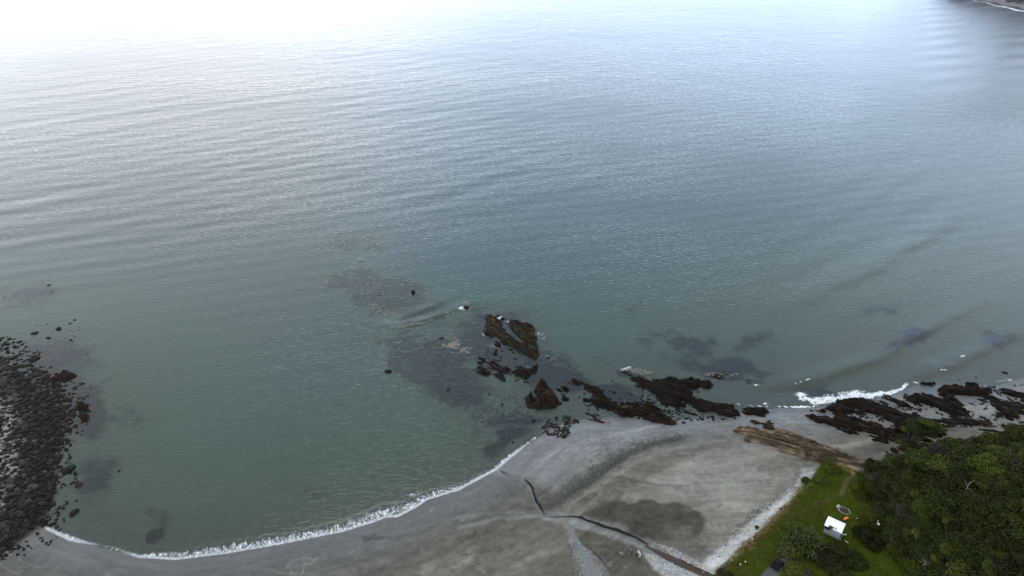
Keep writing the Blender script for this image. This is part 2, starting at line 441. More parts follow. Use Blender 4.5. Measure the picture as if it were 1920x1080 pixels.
# dry pale upper beach
lay(.9*pl([(1420, 800), (1340, 820), (1240, 870), (1180, 910), (1120, 960), (1300, 945), (1330, 1000), (1345, 1065), (1540, 890), (1560, 850), (1500, 800)], 14, 14, 10), (.176, .173, .155))
lay(.55*pl([(1180, 850), (1290, 825), (1500, 860), (1520, 890), (1340, 1040), (1320, 960), (1240, 930), (1080, 960)], 20, 10), (.160, .157, .142))
lay(.8*pl([(1300, 860), (1330, 845), (1420, 870), (1440, 900), (1380, 950), (1330, 940), (1250, 925), (1230, 900)], 14, 10, 6), (.205, .202, .184))
# brown-grey lower flats
lay(.75*pl([(1030, 960), (1060, 920), (1130, 900), (1260, 850), (1350, 828), (1250, 880), (1180, 915), (1150, 960), (1080, 965)], 8, 8), (.115, .108, .092))
lay(1.0*pl([(1130, 945), (1200, 938), (1290, 945), (1322, 975), (1318, 1005), (1290, 1015), (1230, 1015), (1170, 990), (1090, 965)], 5, 9), (.064, .059, .049))
lay(.55*pl([(1245, 995), (1290, 985), (1300, 1010), (1260, 1020)], 8, 10), (.13, .125, .11))
lay(.75*pl([(880, 975), (1000, 965), (1060, 985), (1090, 1090), (800, 1110), (600, 1120), (700, 1040), (820, 1000)], 12, 10, 12), (.094, .088, .074))
lay(.85*pl([(1075, 985), (1130, 1000), (1230, 1050), (1290, 1100), (1110, 1110)], 7, 6), (.078, .072, .058))
lay(.6*pl([(780, 1090), (800, 1055), (900, 1030), (880, 1060), (840, 1100)], 6, 8), (.165, .158, .138))
lay(.5*pl([(-50, 1010), (90, 1000), (300, 1060), (560, 1040), (760, 1000), (700, 1120), (-50, 1120)], 12, 8, 8), (.098, .098, .092))
lay(.55*pl([(210, 1050), (280, 1052), (330, 1085), (190, 1085)], 6, 6), (.16, .155, .135))
for p, w, c, s in (([(700, 1010), (800, 985), (880, 965), (960, 960), (1020, 968)], 2.5, (.17, .18, .18), .6),
                   ([(860, 990), (930, 972), (1010, 968)], 3, (.2, .21, .22), .6),
                   ([(560, 1050), (700, 1030), (800, 1000)], 5, (.15, .145, .13), .35),
                   ([(100, 1040), (200, 1035), (300, 1062), (500, 1062)], 5, (.17, .165, .15), .4),
                   ([(960, 1062), (1010, 1040), (1065, 1030)], 4, (.2, .195, .16), .35),
                   ([(1080, 870), (1180, 820), (1240, 795)], 5, (.14, .145, .15), .5),
                   ([(1070, 945), (1150, 895), (1190, 868), (1260, 842), (1360, 826)], 2.5, (.2, .195, .17), .55),
                   ([(1390, 960), (1460, 900), (1500, 880)], 4, (.22, .215, .19), .45),
                   ([(1440, 905), (1500, 870), (1420, 850)], 3, (.2, .195, .175), .4),
                   ([(1500, 850), (1590, 835), (1640, 822)], 4, (.26, .25, .21), .6)):
    lay(s*ln(p, w, 4, 3), c)
# damp sand: cool, dark grey-violet toward the water
shore_band = np.where(sdl > 0, np.exp(-(sdl/8.5)**2), 0)
lay(np.clip(.95*shore_band, 0, 1), (.050, .052, .056))
damp = pl([(930, 880), (1003, 822), (1050, 795), (1180, 790), (1290, 790), (1480, 765), (1660, 745), (1920, 720), (1920, 800), (1700, 800), (1600, 800), (1420, 800), (1300, 812), (1200, 830), (1100, 885), (1040, 930), (990, 895)], 12, 12, 8)
lay(.8*damp, (.112, .117, .120))
lay(.6*ln([(950, 880), (1010, 840), (1100, 815), (1180, 800)], 12, 14, 8)*(sdl > 0), (.088, .090, .098))
for k in range(7):
    lay(.35*ln([(985+k*22, 880-k*3), (1060+k*24, 838-k*6), (1120+k*28, 818-k*5)], 1.2, 2.5, 2)*(sdl > 0), (.19, .195, .20))
# kelp and weed drift line
wr = ln([(1040, 945), (1085, 915), (1110, 898), (1150, 870), (1180, 850), (1225, 832), (1275, 822)], [1, 4, 5, 5, 4, 3, 1], 3.5, 5)
lay(.95*wr*sstep(.28, .45, fbm(gx/.9, gy/.9, 55, 3)), (.016, .019, .011))
wr2 = ln([(1000, 962), (1070, 915), (1140, 865), (1250, 815)], [4, 22, 22, 10], 8, 8)
lay(.28*wr2*sstep(.5, .62, fbm(gx/.8, gy/.8, 59, 3)), (.05, .055, .045))
wr3 = ln([(870, 1040), (930, 1030), (960, 1022)], 4, 3, 4)+ln([(680, 1010), (710, 1005)], 4, 3, 4)+ln([(1010, 940), (1060, 930), (1130, 940), (1150, 960)], 22, 10, 8)*.6
lay(.5*wr3*sstep(.5, .6, fbm(gx/.7, gy/.7, 61, 3)), (.04, .045, .035))
# pale shell bank under the grass
lay(.95*pl([(1335, 1100), (1300, 1078), (1345, 1030), (1400, 988), (1450, 945), (1495, 905), (1505, 880), (1540, 880), (1530, 905), (1480, 950), (1420, 1000), (1360, 1060)], 6, 6), (.36, .37, .38))
# stream and its gravel
lay(.55*ln(BRANCH, [w+2 for w in BRANCH_W], 3, 3), (.150, .158, .155))
lay(.85*ln([(1020, 966), (1070, 974), (1130, 993), (1190, 1015), (1240, 1045)], [9, 11, 12, 9, 8], 3, 3), (.165, .17, .168))
lay(.9*pl([(1205, 1035), (1250, 1050), (1310, 1078), (1330, 1100), (1270, 1100), (1225, 1065)], 4, 6), (.30, .31, .32))
lay(.6*pl([(1225, 1020), (1260, 1028), (1330, 1065), (1320, 1075), (1260, 1045)], 4, 6), (.26, .265, .26))
lay(.9*ln(STREAM[:12], [w*.55 for w in STREAM_W[:12]], 2, 1), (.10, .105, .105))
lay(.95*ln(STREAM[11:], [2, 5.5, 6.5, 7, 8], 2, 1.5), (.060, .042, .030))
lay(.9*ln([(985, 900), (998, 915), (1010, 943), (1020, 962)], 2.5, 1.3, .8), (.008, .020, .020))  # this and the next two dark lines paint in the stream bank's shade
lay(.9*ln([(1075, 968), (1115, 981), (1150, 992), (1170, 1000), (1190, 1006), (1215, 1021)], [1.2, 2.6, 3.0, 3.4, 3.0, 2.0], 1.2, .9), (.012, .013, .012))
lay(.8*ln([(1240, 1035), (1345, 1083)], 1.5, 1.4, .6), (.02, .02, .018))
# left shore: pale sand and shingle between boulders
lay(.9*pl([(-200, 720), (0, 745), (35, 770), (45, 830), (35, 890), (10, 940), (-200, 980)], 8, 24, 14), (.22, .22, .21))
lay(.8*pl([(0, 640), (110, 700), (130, 830), (110, 950), (60, 1010), (0, 1040), (40, 900), (60, 800), (20, 720)], 8, 12), (.06, .06, .052))
# right shore shelf
lay(.55*pl([(1740, 770), (1800, 755), (1920, 760), (1920, 830), (1840, 800)], 8, 6), (.15, .152, .145))
# grass and soil
_, _, s_al, _ = line_dist(gx, gy, [tuple(p) for p in W2(BAY+[(1090, 785), (1390, 774), (1700, 727)])])
stk = fbm(s_al/11+gx/40, sdl/.8, 401, 4)-.5; stk2 = fbm(s_al/30, sdl/3.5, 402, 4)-.5; pat_ = fbm(gx/9, gy/9, 403, 5)-.5; spk_ = fbm(gx/.8, gy/.8, 404, 3)-.5
tint *= (1+np.where(sdl > 0, 1, 0)*(.38*stk+.42*stk2+.5*pat_+.5*spk_))[:, None]
iso = np.abs(fbm(s_al/16+2*pat_, sdl/4.0, 405, 3)-.5); iso2 = np.abs(fbm(s_al/9, sdl/2.4+3*pat_, 406, 3)-.47)
dryz = (sdl > 2)*sstep(.40, .55, fbm(gx/13, gy/13, 407, 3))
lay(.50*dryz*sstep(.016, .004, iso), (.21, .205, .18)); lay(.45*dryz*sstep(.014, .004, iso2), (.055, .053, .046))
tint *= np.array((.99, .975, .90))
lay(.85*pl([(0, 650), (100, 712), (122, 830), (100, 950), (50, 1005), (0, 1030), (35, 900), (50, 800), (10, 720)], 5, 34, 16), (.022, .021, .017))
gm = sstep(-.8, .8, poly_sd(gx, gy, GRASS_W)+wob*1.2)
hm = sstep(-1.2, .6, poly_sd(gx, gy, HILL)+wob*1.0)
lay(gm, (.044, .064, .008))
lay(gm*.8*sstep(.5, .65, fbm(gx/5, gy/5, 77, 4)), (.050, .052, .014))
lay(gm*.75*ln([(1600, 890), (1585, 905), (1578, 925), (1530, 945), (1480, 970), (1440, 1005)], [5, 5, 3, 2, 2, 2], 4, 2), (.085, .062, .038))
lay(gm*.8*ln([(1335, 1080), (1380, 1032), (1400, 1012), (1440, 985), (1470, 950), (1500, 915)], [3, 6, 14, 8, 5, 4], 7, 6), (.15, .095, .045))
lay(gm*.6*ln([(1370, 1045), (1410, 1020)], 5, 5, 5)*sstep(.5, .6, fbm(gx/.8, gy/.8, 79, 3)), (.3, .26, .18))
lay(.95*ln([(1440, 1085), (1455, 1068), (1475, 1050)], [15, 11, 7], 2, 2), (.085, .082, .085))
lay(.8*pl([(1575, 862), (1612, 880), (1600, 888), (1570, 876)], 3, 3), (.30, .21, .12))
lay(hm, (.020, .026, .010))
far_land = np.where((sdl > 25) & (np.hypot(gx, gy) > 260), 1, 0) + np.where((gy < 60) & (sdl > 20), 1, 0)
lay(np.clip(far_land, 0, 1)*(1-gm), (.030, .042, .016))
# sea bed
sea = sdl <= 0
kelp = np.zeros(len(gx)); kx = (fbm(gx/5, gy/5, 311, 3)-.5)*60; ky = (fbm(gx/5, gy/5, 312, 3)-.5)*36
for cx, cy, rx, ry, a, s in ((720, 570, 110, 45, 20, .9), (800, 690, 90, 60, 20, .9), (860, 740, 60, 30, 0, .7), (680, 480, 90, 35, 10, .55), (1030, 700, 60, 30, 15, 1), (930, 640, 70, 60, 0, .8),
                             (1280, 650, 90, 18, 5, .6), (1350, 690, 110, 20, 8, .7), (1420, 650, 60, 20, 0, .5), (1700, 640, 60, 16, -20, .7), (1640, 590, 90, 20, -10, .4), (1880, 640, 60, 16, 0, .5),
                             (1550, 740, 60, 14, 0, .6), (1200, 590, 60, 12, 0, .4), (90, 680, 90, 45, 0, .8), (160, 760, 40, 60, 0, .8), (60, 560, 90, 30, 0, .6), (230, 790, 60, 20, 0, .5), (180, 900, 40, 60, 0, .5),
                             (295, 1005, 22, 16, 0, 1.2), (300, 975, 40, 18, 20, .4), (520, 820, 55, 22, -10, .35), (940, 830, 40, 18, -40, .9), (965, 785, 50, 14, 0, .6), (490, 870, 20, 22, 0, .3), (590, 935, 40, 20, 0, .3), (1150, 740, 60, 20, 0, .5)):
    kelp = np.maximum(kelp, s*blob(qx+kx, qy+ky, cx, cy, rx, ry, a))
kelp = np.clip(kelp*(.05+1.05*fbm(gx/5, gy/5, 91, 5)+.95*fbm(gx/2.0, gy/1.3, 92, 4)), 0, 1)*sea
lay(sea*1.0, (.115, .118, .100))
lay(sea*.8*sstep(.12, .45, kelp), (.012, .012, .022))
sh = blob(qx, qy, 905, 775, 70, 45)+blob(qx, qy, 1010, 800, 60, 25)
lay(sea*np.clip(sh, 0, 1)*.7*sstep(.42, .6, fbm(gx/1.6, gy/1.6, 93, 4)), (.05, .048, .035))
# submerged weed-grown shoals raise the bed a little below the surface
gz = np.where(sea, gz*(1-.88*sstep(.15, .6, kelp)), gz)
bankm = pl([(-60, 640), (110, 700), (135, 830), (115, 960), (20, 1030), (-60, 1060)], 4, 4)
wet = np.clip(np.where(sdl > 0, np.exp(-(sdl/9.0)**2), 1)+.6*damp+.8*ln(STREAM, STREAM_W, 3), 0, 1)*(1-gm)*(1-bankm)
wet = np.where(sdl < -.6, 0, wet)
shell = np.clip((1-wet)*.8, 0, 1)*(1-gm)*(1-hm)
ground = mesh_np('ground', np.stack([gx, gy, gz], 1), gF, mat_ground(), True, dict(tint=tint, wet=wet, shell=shell, along=s_al, inland=np.clip(sdl, -5, 400), beach=((sdl > 0)*(1-gm)*(1-hm)*(1-bankm))))
link('ground', ground, kind='structure')

# the stream on the beach: its water ribbon and dark strips painting the bank's shade along its upper side
def ribbon(name, label, pts, wid, mat, up, seed, kind='structure'):
    p = []; w = []
    for i in range(len(pts)-1):
        for t_ in np.linspace(0, 1, 14, endpoint=False): p.append((pts[i][0]*(1-t_)+pts[i+1][0]*t_, pts[i][1]*(1-t_)+pts[i+1][1]*t_)); w.append(wid[i]*(1-t_)+wid[i+1]*t_)
    p = np.array(p); w = np.array(w); n = len(p); k = np.arange(n)
    ker = np.ones(9)/9
    for c in (0, 1): p[4:-4, c] = np.convolve(p[:, c], ker, 'valid')
    x, y, _ = PT(p[:, 0], p[:, 1]); x = x+.5*(fbm(k/7, k*0, seed, 3)-.5); y = y+.5*(fbm(k/7, k*0, seed+3, 3)-.5)
    tx, ty = np.gradient(x), np.gradient(y); l = np.hypot(tx, ty); nx1, ny1 = -ty/l, tx/l
    wa = w*(.55+.9*fbm(k/4, k*0, seed+5, 3))/2; wb = w*(.55+.9*fbm(k/4, k*0+9, seed+6, 3))/2
    L_ = np.stack([x+nx1*wa, y+ny1*wa], 1); R_ = np.stack([x-nx1*wb, y-ny1*wb], 1)
    V = np.concatenate([np.column_stack([q_, T(q_[:, 0], q_[:, 1])+up]) for q_ in (R_, L_)]); F = np.array([[i, i+1, n+i+1, n+i] for i in range(n-1)])
    o = link(name, mesh_np(name, V, F, mat, True), kind=kind)
    return o
m_bank_shade = simple('painted_bank_shade', (.014, .014, .012), .9, .3, 5, spec=.05); m_brook = simple('brown_stream_bed', (.050, .034, .024), .7, .35, 4, spec=.15); m_rill = simple('pale_grey_rill', (.13, .14, .14), .8, .2, 4, spec=.2)  # the near-black one is shade of the bank put into colour
ribbon('stream', None, [(1210, 1023), (1235, 1036), (1262, 1050), (1300, 1067), (1345, 1089), (1400, 1115)], [.2, .8, 1.1, 1.25, 1.4, 1.5], m_brook, .05, 3)
ribbon('stream_bank', None, [(984, 898), (994, 908), (1000, 922), (1003, 938), (1012, 950), (1020, 963)], [.08, .34, .30, .36, .28, .10], m_bank_shade, .07, 5)  # this and the next three are strips of painted bank shade
ribbon('stream_bank', None, [(1022, 968), (1045, 970), (1075, 967), (1100, 975), (1122, 984), (1150, 991), (1170, 999), (1190, 1008), (1216, 1022)], [.08, .14, .2, .34, .38, .46, .44, .36, .10], m_bank_shade, .07, 7)
ribbon('stream_bank', None, [(1250, 1037), (1280, 1052), (1310, 1066), (1345, 1083)], [.06, .2, .2, .2], m_bank_shade, .07, 9)
ribbon('stream_bank', None, [(1098, 1018), (1112, 1034), (1130, 1052), (1140, 1070)], [.04, .12, .14, .08], m_bank_shade, .06, 13)
ribbon('rill', None, [(1062, 972), (1068, 990), (1076, 1008), (1092, 1035), (1104, 1060), (1112, 1095)], [.5, .9, .8, 1.5, 2.6, 3.4], m_rill, .03, 17)

# ------------------------------------------------------------------ sea
a0 = W2([(0, 505)])[0]; a1 = W2([(900, 335)])[0]
ROT_WAVE = math.degrees(math.atan2(a1[1]-a0[1], a1[0]-a0[0]))
rad = np.concatenate([np.exp(np.linspace(math.log(70), math.log(1000), 620, endpoint=False)), np.exp(np.linspace(math.log(1000), math.log(14000), 40))])
wx, wy, wF = polar(50, 760, 20, rad)
wsd = poly_sd(wx, wy, LAND); off = np.clip(-wsd, 0, None)
q0, q1 = proj(wx, wy, 0); q0 = np.where(wy > 30, q0, -9999); q1 = np.where(wy > 30, q1, -9999)
# depth uses the same sea bed as the ground, weed shoals included
kb = np.zeros(len(wx))
tz = T(wx, wy)
def resamp(vals):      # nearest ground vertex of the polar ground sheet
    r = np.hypot(wx, wy); a = np.degrees(np.arctan2(wx, wy))
    rads = np.hypot(gx, gy).reshape(-1, na_g)[:, 0]; azs = np.degrees(np.arctan2(gx, gy)).reshape(-1, na_g)[0]
    o = np.argsort(azs); ii = np.clip(np.searchsorted(rads, r), 0, len(rads)-1); jj = o[np.clip(np.searchsorted(azs[o], a), 0, len(o)-1)]
    return vals.reshape(-1, na_g)[ii, jj]
na_g = len(gx)//(12+440+90+50)
kw = resamp(kelp)
depth = np.clip(-tz, 0, None)*(1-.88*sstep(.15, .6, kw))
cdir = math.radians(ROT_WAVE); nx_, ny_ = -math.sin(cdir), math.cos(cdir)
def ph(x, y, lam, da=0, seed=0):
    c = cdir+math.radians(da); u = (-math.sin(c)*x+math.cos(c)*y)
    return 2*math.pi*u/lam + 7.0*fbm(x/90, y/90, seed, 2) + 3.4*fbm(x/28, y/28, seed+9, 3)
dampw = sstep(4, 60, off)
amp = np.clip((fbm(wx/85, wy/60, 41, 3)-.36)*4.5, .1, 1.6)
cen = (sstep(1350, 700, q0)*.8+.2)*sstep(185, 290, np.hypot(wx, wy))
amp2 = .3+1.2*fbm(wx/35, wy/35, 43, 3)
z = .060*np.sin(ph(wx, wy, 21, 0, 1))*amp*cen +   .045*np.sin(ph(wx, wy, 13, 9, 2))*amp2*cen + .03*np.sin(ph(wx, wy, 7.5, -11, 3))*amp2*(.4+.6*cen)
z = z*dampw*(1-.8*sstep(260, 560, np.hypot(wx, wy)))
# right hand coast: swell bending in toward the reef
def ridge(pts, amps, lam, steep=.45):
    Wp = W2([p for p in pts]); d, v, s, side = line_dist(wx, wy, [tuple(p) for p in Wp], amps)
    t = d*side/lam     # side >0 : left of the line direction (seaward when drawn left to right)
    t = t+.6*(fbm(wx/12, wy/12, 71, 2)-.5)
    return v*np.where(t > 0, np.exp(-(t*.8)**2), np.exp(-(t/steep)**2))
CR_A = [(1400, 728), (1470, 722), (1530, 711), (1600, 690), (1680, 655), (1760, 610), (1850, 560)]
CR_B = [(1450, 590), (1520, 562), (1620, 515), (1710, 462), (1780, 420), (1830, 350)]
CR_C = [(1700, 722), (1755, 698), (1790, 688), (1820, 668), (1880, 640), (1960, 600)]
z += ridge(CR_A, [.05, .35, .55, .5, .35, .25, .1], 3.0)+ridge(CR_B, [.05, .25, .35, .35, .3, .1], 5.0)+ridge(CR_C, [.1, .4, .4, .35, .2, .1], 3.0)
for k, (dy, am) in enumerate(((-60, .10), (-115, .08), (-165, .06))):
    z += ridge([(x+dy*.3, y+dy) for x, y in CR_B], [.02, am, am, am, am, .02], 5.0)
z += ridge([(730, 612), (790, 604), (840, 588), (880, 570)], [.25, .3, .2, .05], 2.0)+ridge([(745, 600), (800, 580), (850, 560)], [.1, .2, .05], 2.0)
# far right: lines of swell running to the headland beach
z += sstep(1690, 1800, q0)*sstep(230, 60, q1)*.28*np.sin(2*math.pi*(wy*.94-wx*.34)/24+3*fbm(wx/80, wy/80, 47, 2))
z *= sstep(0, 3, off)
z += .02
# foam
bay_w = [tuple(p) for p in W2(BAY)]
width = .95*np.array([1.4, 1.8, .5, 1.4, 3.2, 3.6, 3.4, 3.4, 3.6, 4.4, 4.6, 4.8, 3.8, 3.2, 1.7, 1.6, 1.8, .7])
bd, bw, bs, bside = line_dist(wx, wy, bay_w, width)
edge_w = .9*(fbm(bs/1.8, bs*0, 13, 3)-.5)
surf = sstep(1.0, .45, (bd+edge_w)/np.maximum(bw, .1))*sstep(-.8, .3, off)
foam = surf*(.43+.16*sstep(1.0, .2, bd/np.maximum(bw, .1)))
lead = sstep(.7, 1.6, bw)*sstep(-.9, 0, off)*sstep(6, 3, bd)
surfm = sstep(1.6, 1.0, bd/np.maximum(bw, .5))
fw0 = (fbm(wx/2.2, wy/2.2, 301, 3)-.5)*14; fw1 = (fbm(wx/2.2, wy/2.2, 302, 3)-.5)*9
def fb(cx, cy, rx, ry, a, s):
    global foam; foam = np.maximum(foam, min(s, .52+.27*s)*blob(q0+fw0, q1+fw1, cx, cy, rx*1.15, ry*1.15, a))
def fl(pts, w, s, feather=2.0, seedn=1.5):
    global foam
    n = (fbm(wx/1.5, wy/1.5, 83, 3)-.5)*2*seedn
    d, v, _, _ = line_dist(q0, q1, pts, w if hasattr(w, '__len__') else [w]*len(pts)); foam = np.maximum(foam, s*sstep(feather, -feather, d-v+n))
for a in ((775, 925, 26, 8, -8, .56), (800, 930, 22, 8, -15, .60), (745, 945, 12, 9, 0, .5), (873, 577, 10, 5, 0, .9), (865, 578, 7, 4, 0, 1), (870, 571, 12, 4, 0, .5), (720, 585, 18, 10, 20, .42), (735, 592, 14, 6, 30, .45),
          (950, 601, 12, 3, 8, .8), (935, 596, 10, 3, 0, .8), (965, 604, 7, 3, 0, .7), (904, 626, 5, 5, 0, .8), (1017, 636, 7, 12, 0, .48), (1010, 628, 4, 8, 0, .6), (945, 655, 20, 10, 30, .42), (960, 668, 24, 9, 0, .45), (925, 650, 14, 10, 0, .42), (990, 690, 10, 7, 0, .56), (985, 680, 18, 6, 0, .40),
          (905, 690, 14, 12, 30, .42), (930, 700, 20, 9, 25, .42), (1030, 673, 12, 6, 10, .42), (840, 642, 22, 6, 10, .40), (830, 645, 9, 3, 0, .5), (850, 745, 18, 8, 0, .36), (842, 731, 8, 4, 0, .42), (880, 770, 30, 8, 20, .30),
          (1175, 690, 16, 3, -4, .95), (1165, 694, 10, 3, 0, .7), (1215, 693, 26, 4, 10, .45), (1260, 700, 24, 6, 10, .42), (1300, 703, 20, 5, 5, .42), (1350, 702, 24, 5, 0, .5), (1395, 710, 24, 6, 10, .50), (1420, 720, 22, 5, 12, .55), (1450, 724, 14, 3, 0, .5),
          (1500, 742, 18, 7, 5, .9), (1520, 748, 16, 5, 0, .6), (1435, 757, 10, 4, 0, .7), (1560, 748, 40, 8, -5, .7), (1600, 740, 34, 8, -4, .95), (1650, 738, 30, 6, -5, 1), (1545, 755, 26, 7, 0, .8), (1690, 728, 22, 4, -25, 1), (1675, 734, 16, 5, -15, 1), (1720, 718, 14, 2.2, -12, .9),
          (1765, 697, 9, 3, -8, 1), (1787, 687, 6, 3, -10, 1), (1805, 668, 12, 3, 10, .62), (1795, 662, 8, 3, 20, .5), (1845, 722, 26, 8, 0, .5), (1880, 715, 22, 8, 0, .55), (1895, 715, 14, 8, 40, .62), (1908, 720, 14, 4, -35, .95), (1890, 730, 14, 4, -15, .9), (1870, 725, 34, 8, 10, .5), (1840, 730, 20, 4, 0, .6), (1835, 727, 30, 3, 12, .7),
          (110, 868, 10, 8, 0, .7), (112, 858, 8, 14, 0, .45), (122, 905, 8, 4, 0, .6), (140, 873, 10, 5, 0, .4), (100, 985, 16, 8, 0, .45), (60, 612, 60, 6, 5, .3), (150, 617, 26, 6, 0, .36), (130, 596, 20, 3, 0, .36), (240, 790, 14, 4, 0, .36), (740, 600, 30, 4, -10, .48),
          (1000, 600, 6, 3, 20, .4)):
    fb(*a)
fl([(1455, 762), (1480, 763), (1500, 763), (1525, 763)], [1, 1.4, 1.8, 1.2], .95, .8, .6)
fl([(1380, 757), (1410, 761), (1450, 763)], 1.0, .7, .8, .6)
fl([(1490, 722), (1518, 713)], [.3, 1.6], .8, 1, .8)
fl([(218, 919), (300, 917), (380, 915), (450, 914)], .6, .55, 1, 1.2)
fl([(120, 906), (210, 911)], .6, .5, 1, 1.2); fl([(120, 762), (260, 763), (360, 760)], .4, .42, 1, 1.2)
fl([(722, 611), (790, 605), (830, 594)], 1.0, .50, 2, 1)
fl([(1745, -6), (1800, -4), (1835, 2), (1870, 11), (1925, 22), (2050, 45)], [.5, .5, .7, 1.2, 1.5, 1.5], .85, 1.0, .8)
fl([(1500, 746), (1535, 753), (1575, 747), (1615, 742), (1655, 740), (1688, 731)], [4, 8, 9, 8, 7, 3], .72, 5, 5)
fl([(1545, 740), (1600, 735), (1640, 736)], [3, 5, 3], .58, 4, 4)
fl([(1785, 726), (1840, 733), (1890, 731), (1915, 716)], [2, 3, 4, 3], .60, 3, 4)
foam = np.clip(foam, 0, 1)
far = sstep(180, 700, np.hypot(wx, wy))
chop = (.55+.45*sstep(5, 60, off))*(1-.45*sstep(280, 750, np.hypot(wx, wy)))*np.clip(.25+1.5*fbm(wx/130, wy/60, 19, 4)+.4*(fbm(wx/22, wy/12, 20, 3)-.5), .3, 1.6)*(1-.55*sstep(.25, .6, surf))*(1-.35*sstep(1150, 1500, q0)*sstep(250, 400, q1))
calm = blob(q0, q1, 560, 850, 330, 140); chop *= 1-.3*calm
sed = blob(q0, q1, 1620, 640, 380, 230)*1.1+blob(q0, q1, 250, 960, 260, 80)*.7+blob(q0, q1, 1850, 500, 330, 180)*.5+blob(q0, q1, 600, 960, 200, 50)*.35
keep = (wsd < 3)[wF].any(1) & (np.hypot(wx, wy)[wF].min(1) > 60)
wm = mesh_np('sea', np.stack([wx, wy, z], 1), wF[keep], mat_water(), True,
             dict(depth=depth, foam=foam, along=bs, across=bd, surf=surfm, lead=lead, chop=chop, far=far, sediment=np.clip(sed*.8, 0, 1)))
link('sea', wm, kind='structure')

# ------------------------------------------------------------------ far headland
def headland():
    base = [tuple(p) for p in W2([(1722, -34), (1760, -12), (1800, -6), (1850, 0), (1880, 8), (1925, 17), (2050, 40), (2400, 110), (3000, 260)])]
    poly = base + [(2600, 500), (2600, 2400), (base[0][0]+500, 2400), (base[0][0]+90, base[0][1]+120)]
    xs = np.arange(base[0][0]-30, 2500, 9.0); ys = np.arange(base[-1][1]-50, 1500, 9.0)
    X, Y = np.meshgrid(xs, ys); sd = poly_sd(X.ravel(), Y.ravel(), poly).reshape(X.shape)
    n = fbm(X/60, Y/60, 15, 5)
    Z = np.where(sd > 0, np.minimum(sd*.25, 2.2)+14*sstep(7, 16, sd+8*(n-.5))+120*(1-np.exp(-np.clip(sd-14, 0, None)/150))*(.55+.9*n), sd*.2)
    ny, nx = X.shape; i = np.arange(ny-1)[:, None]; j = np.arange(nx-1)[None, :]
    F = np.stack([i*nx+j, i*nx+j+1, (i+1)*nx+j+1, (i+1)*nx+j], -1).reshape(-1, 4)
    keepf = (sd.ravel() > -20)[F].all(1)
    m, nt = M('headland_slopes'); g = N(nt); b = g.n('ShaderNodeBsdfPrincipled')
    s = g.attr('inland').outputs['Fac']; nn = g.noise(g.coord(), .04, 5, .65)
    c = g.mix(g.mapr(nn, .35, .65), (.13, .12, .075), (.07, .075, .035))
    s2 = g.math('ADD', s, g.mapr(nn, .3, .7, -5, 5))
    c = g.mix(g.mapr(s2, 12, 18), (.022, .021, .030), c); c = g.mix(g.mapr(s2, 5, 8), (.16, .15, .16), c)
    g.l(c, b.inputs['Base Color']); b.inputs['Roughness'].default_value = .95
    g.l(g.bump(nn, 6), b.inputs['Normal']); g.out(b.outputs[0])
    me = mesh_np('headland', np.stack([X.ravel(), Y.ravel(), Z.ravel()], 1), F[keepf], m, True, dict(inland=sd.ravel()))
    link('headland', me, kind='structure')
headland()

# ------------------------------------------------------------------ labels that single things out
ORD = ['', 'second', 'third', 'fourth', 'fifth', 'sixth', 'seventh', 'eighth', 'ninth', 'tenth', 'eleventh', 'twelfth', 'thirteenth', 'fourteenth', 'fifteenth', 'sixteenth', 'seventeenth', 'eighteenth', 'nineteenth', 'twentieth']
def ranked(items, marks):
    """items (px, py, description), marks (px, py, phrase): a label by the nearest landmark, the side, and the rank from it"""
    g_ = {}
    for i, (px, py, d) in enumerate(items):
        m = min(marks, key=lambda q: (px-q[0])**2+((py-q[1])*1.2)**2); dx, dy = px-m[0], (py-m[1])*1.2
        side = ('right of' if dx > 0 else 'left of') if abs(dx) > abs(dy) else ('below' if dy > 0 else 'above')
        g_.setdefault((d, side, m[2]), []).append((math.hypot(dx, dy), i))
    out = [None]*len(items)
    for (d, side, ph_), l in g_.items():
        for k, (_, i) in enumerate(sorted(l)):
            out[i] = f'{d} {side} {ph_}' + ('' if len(l) == 1 else (', nearest to it' if k == 0 else f', {ORD[min(k, 19)]} nearest to it'))
    return out

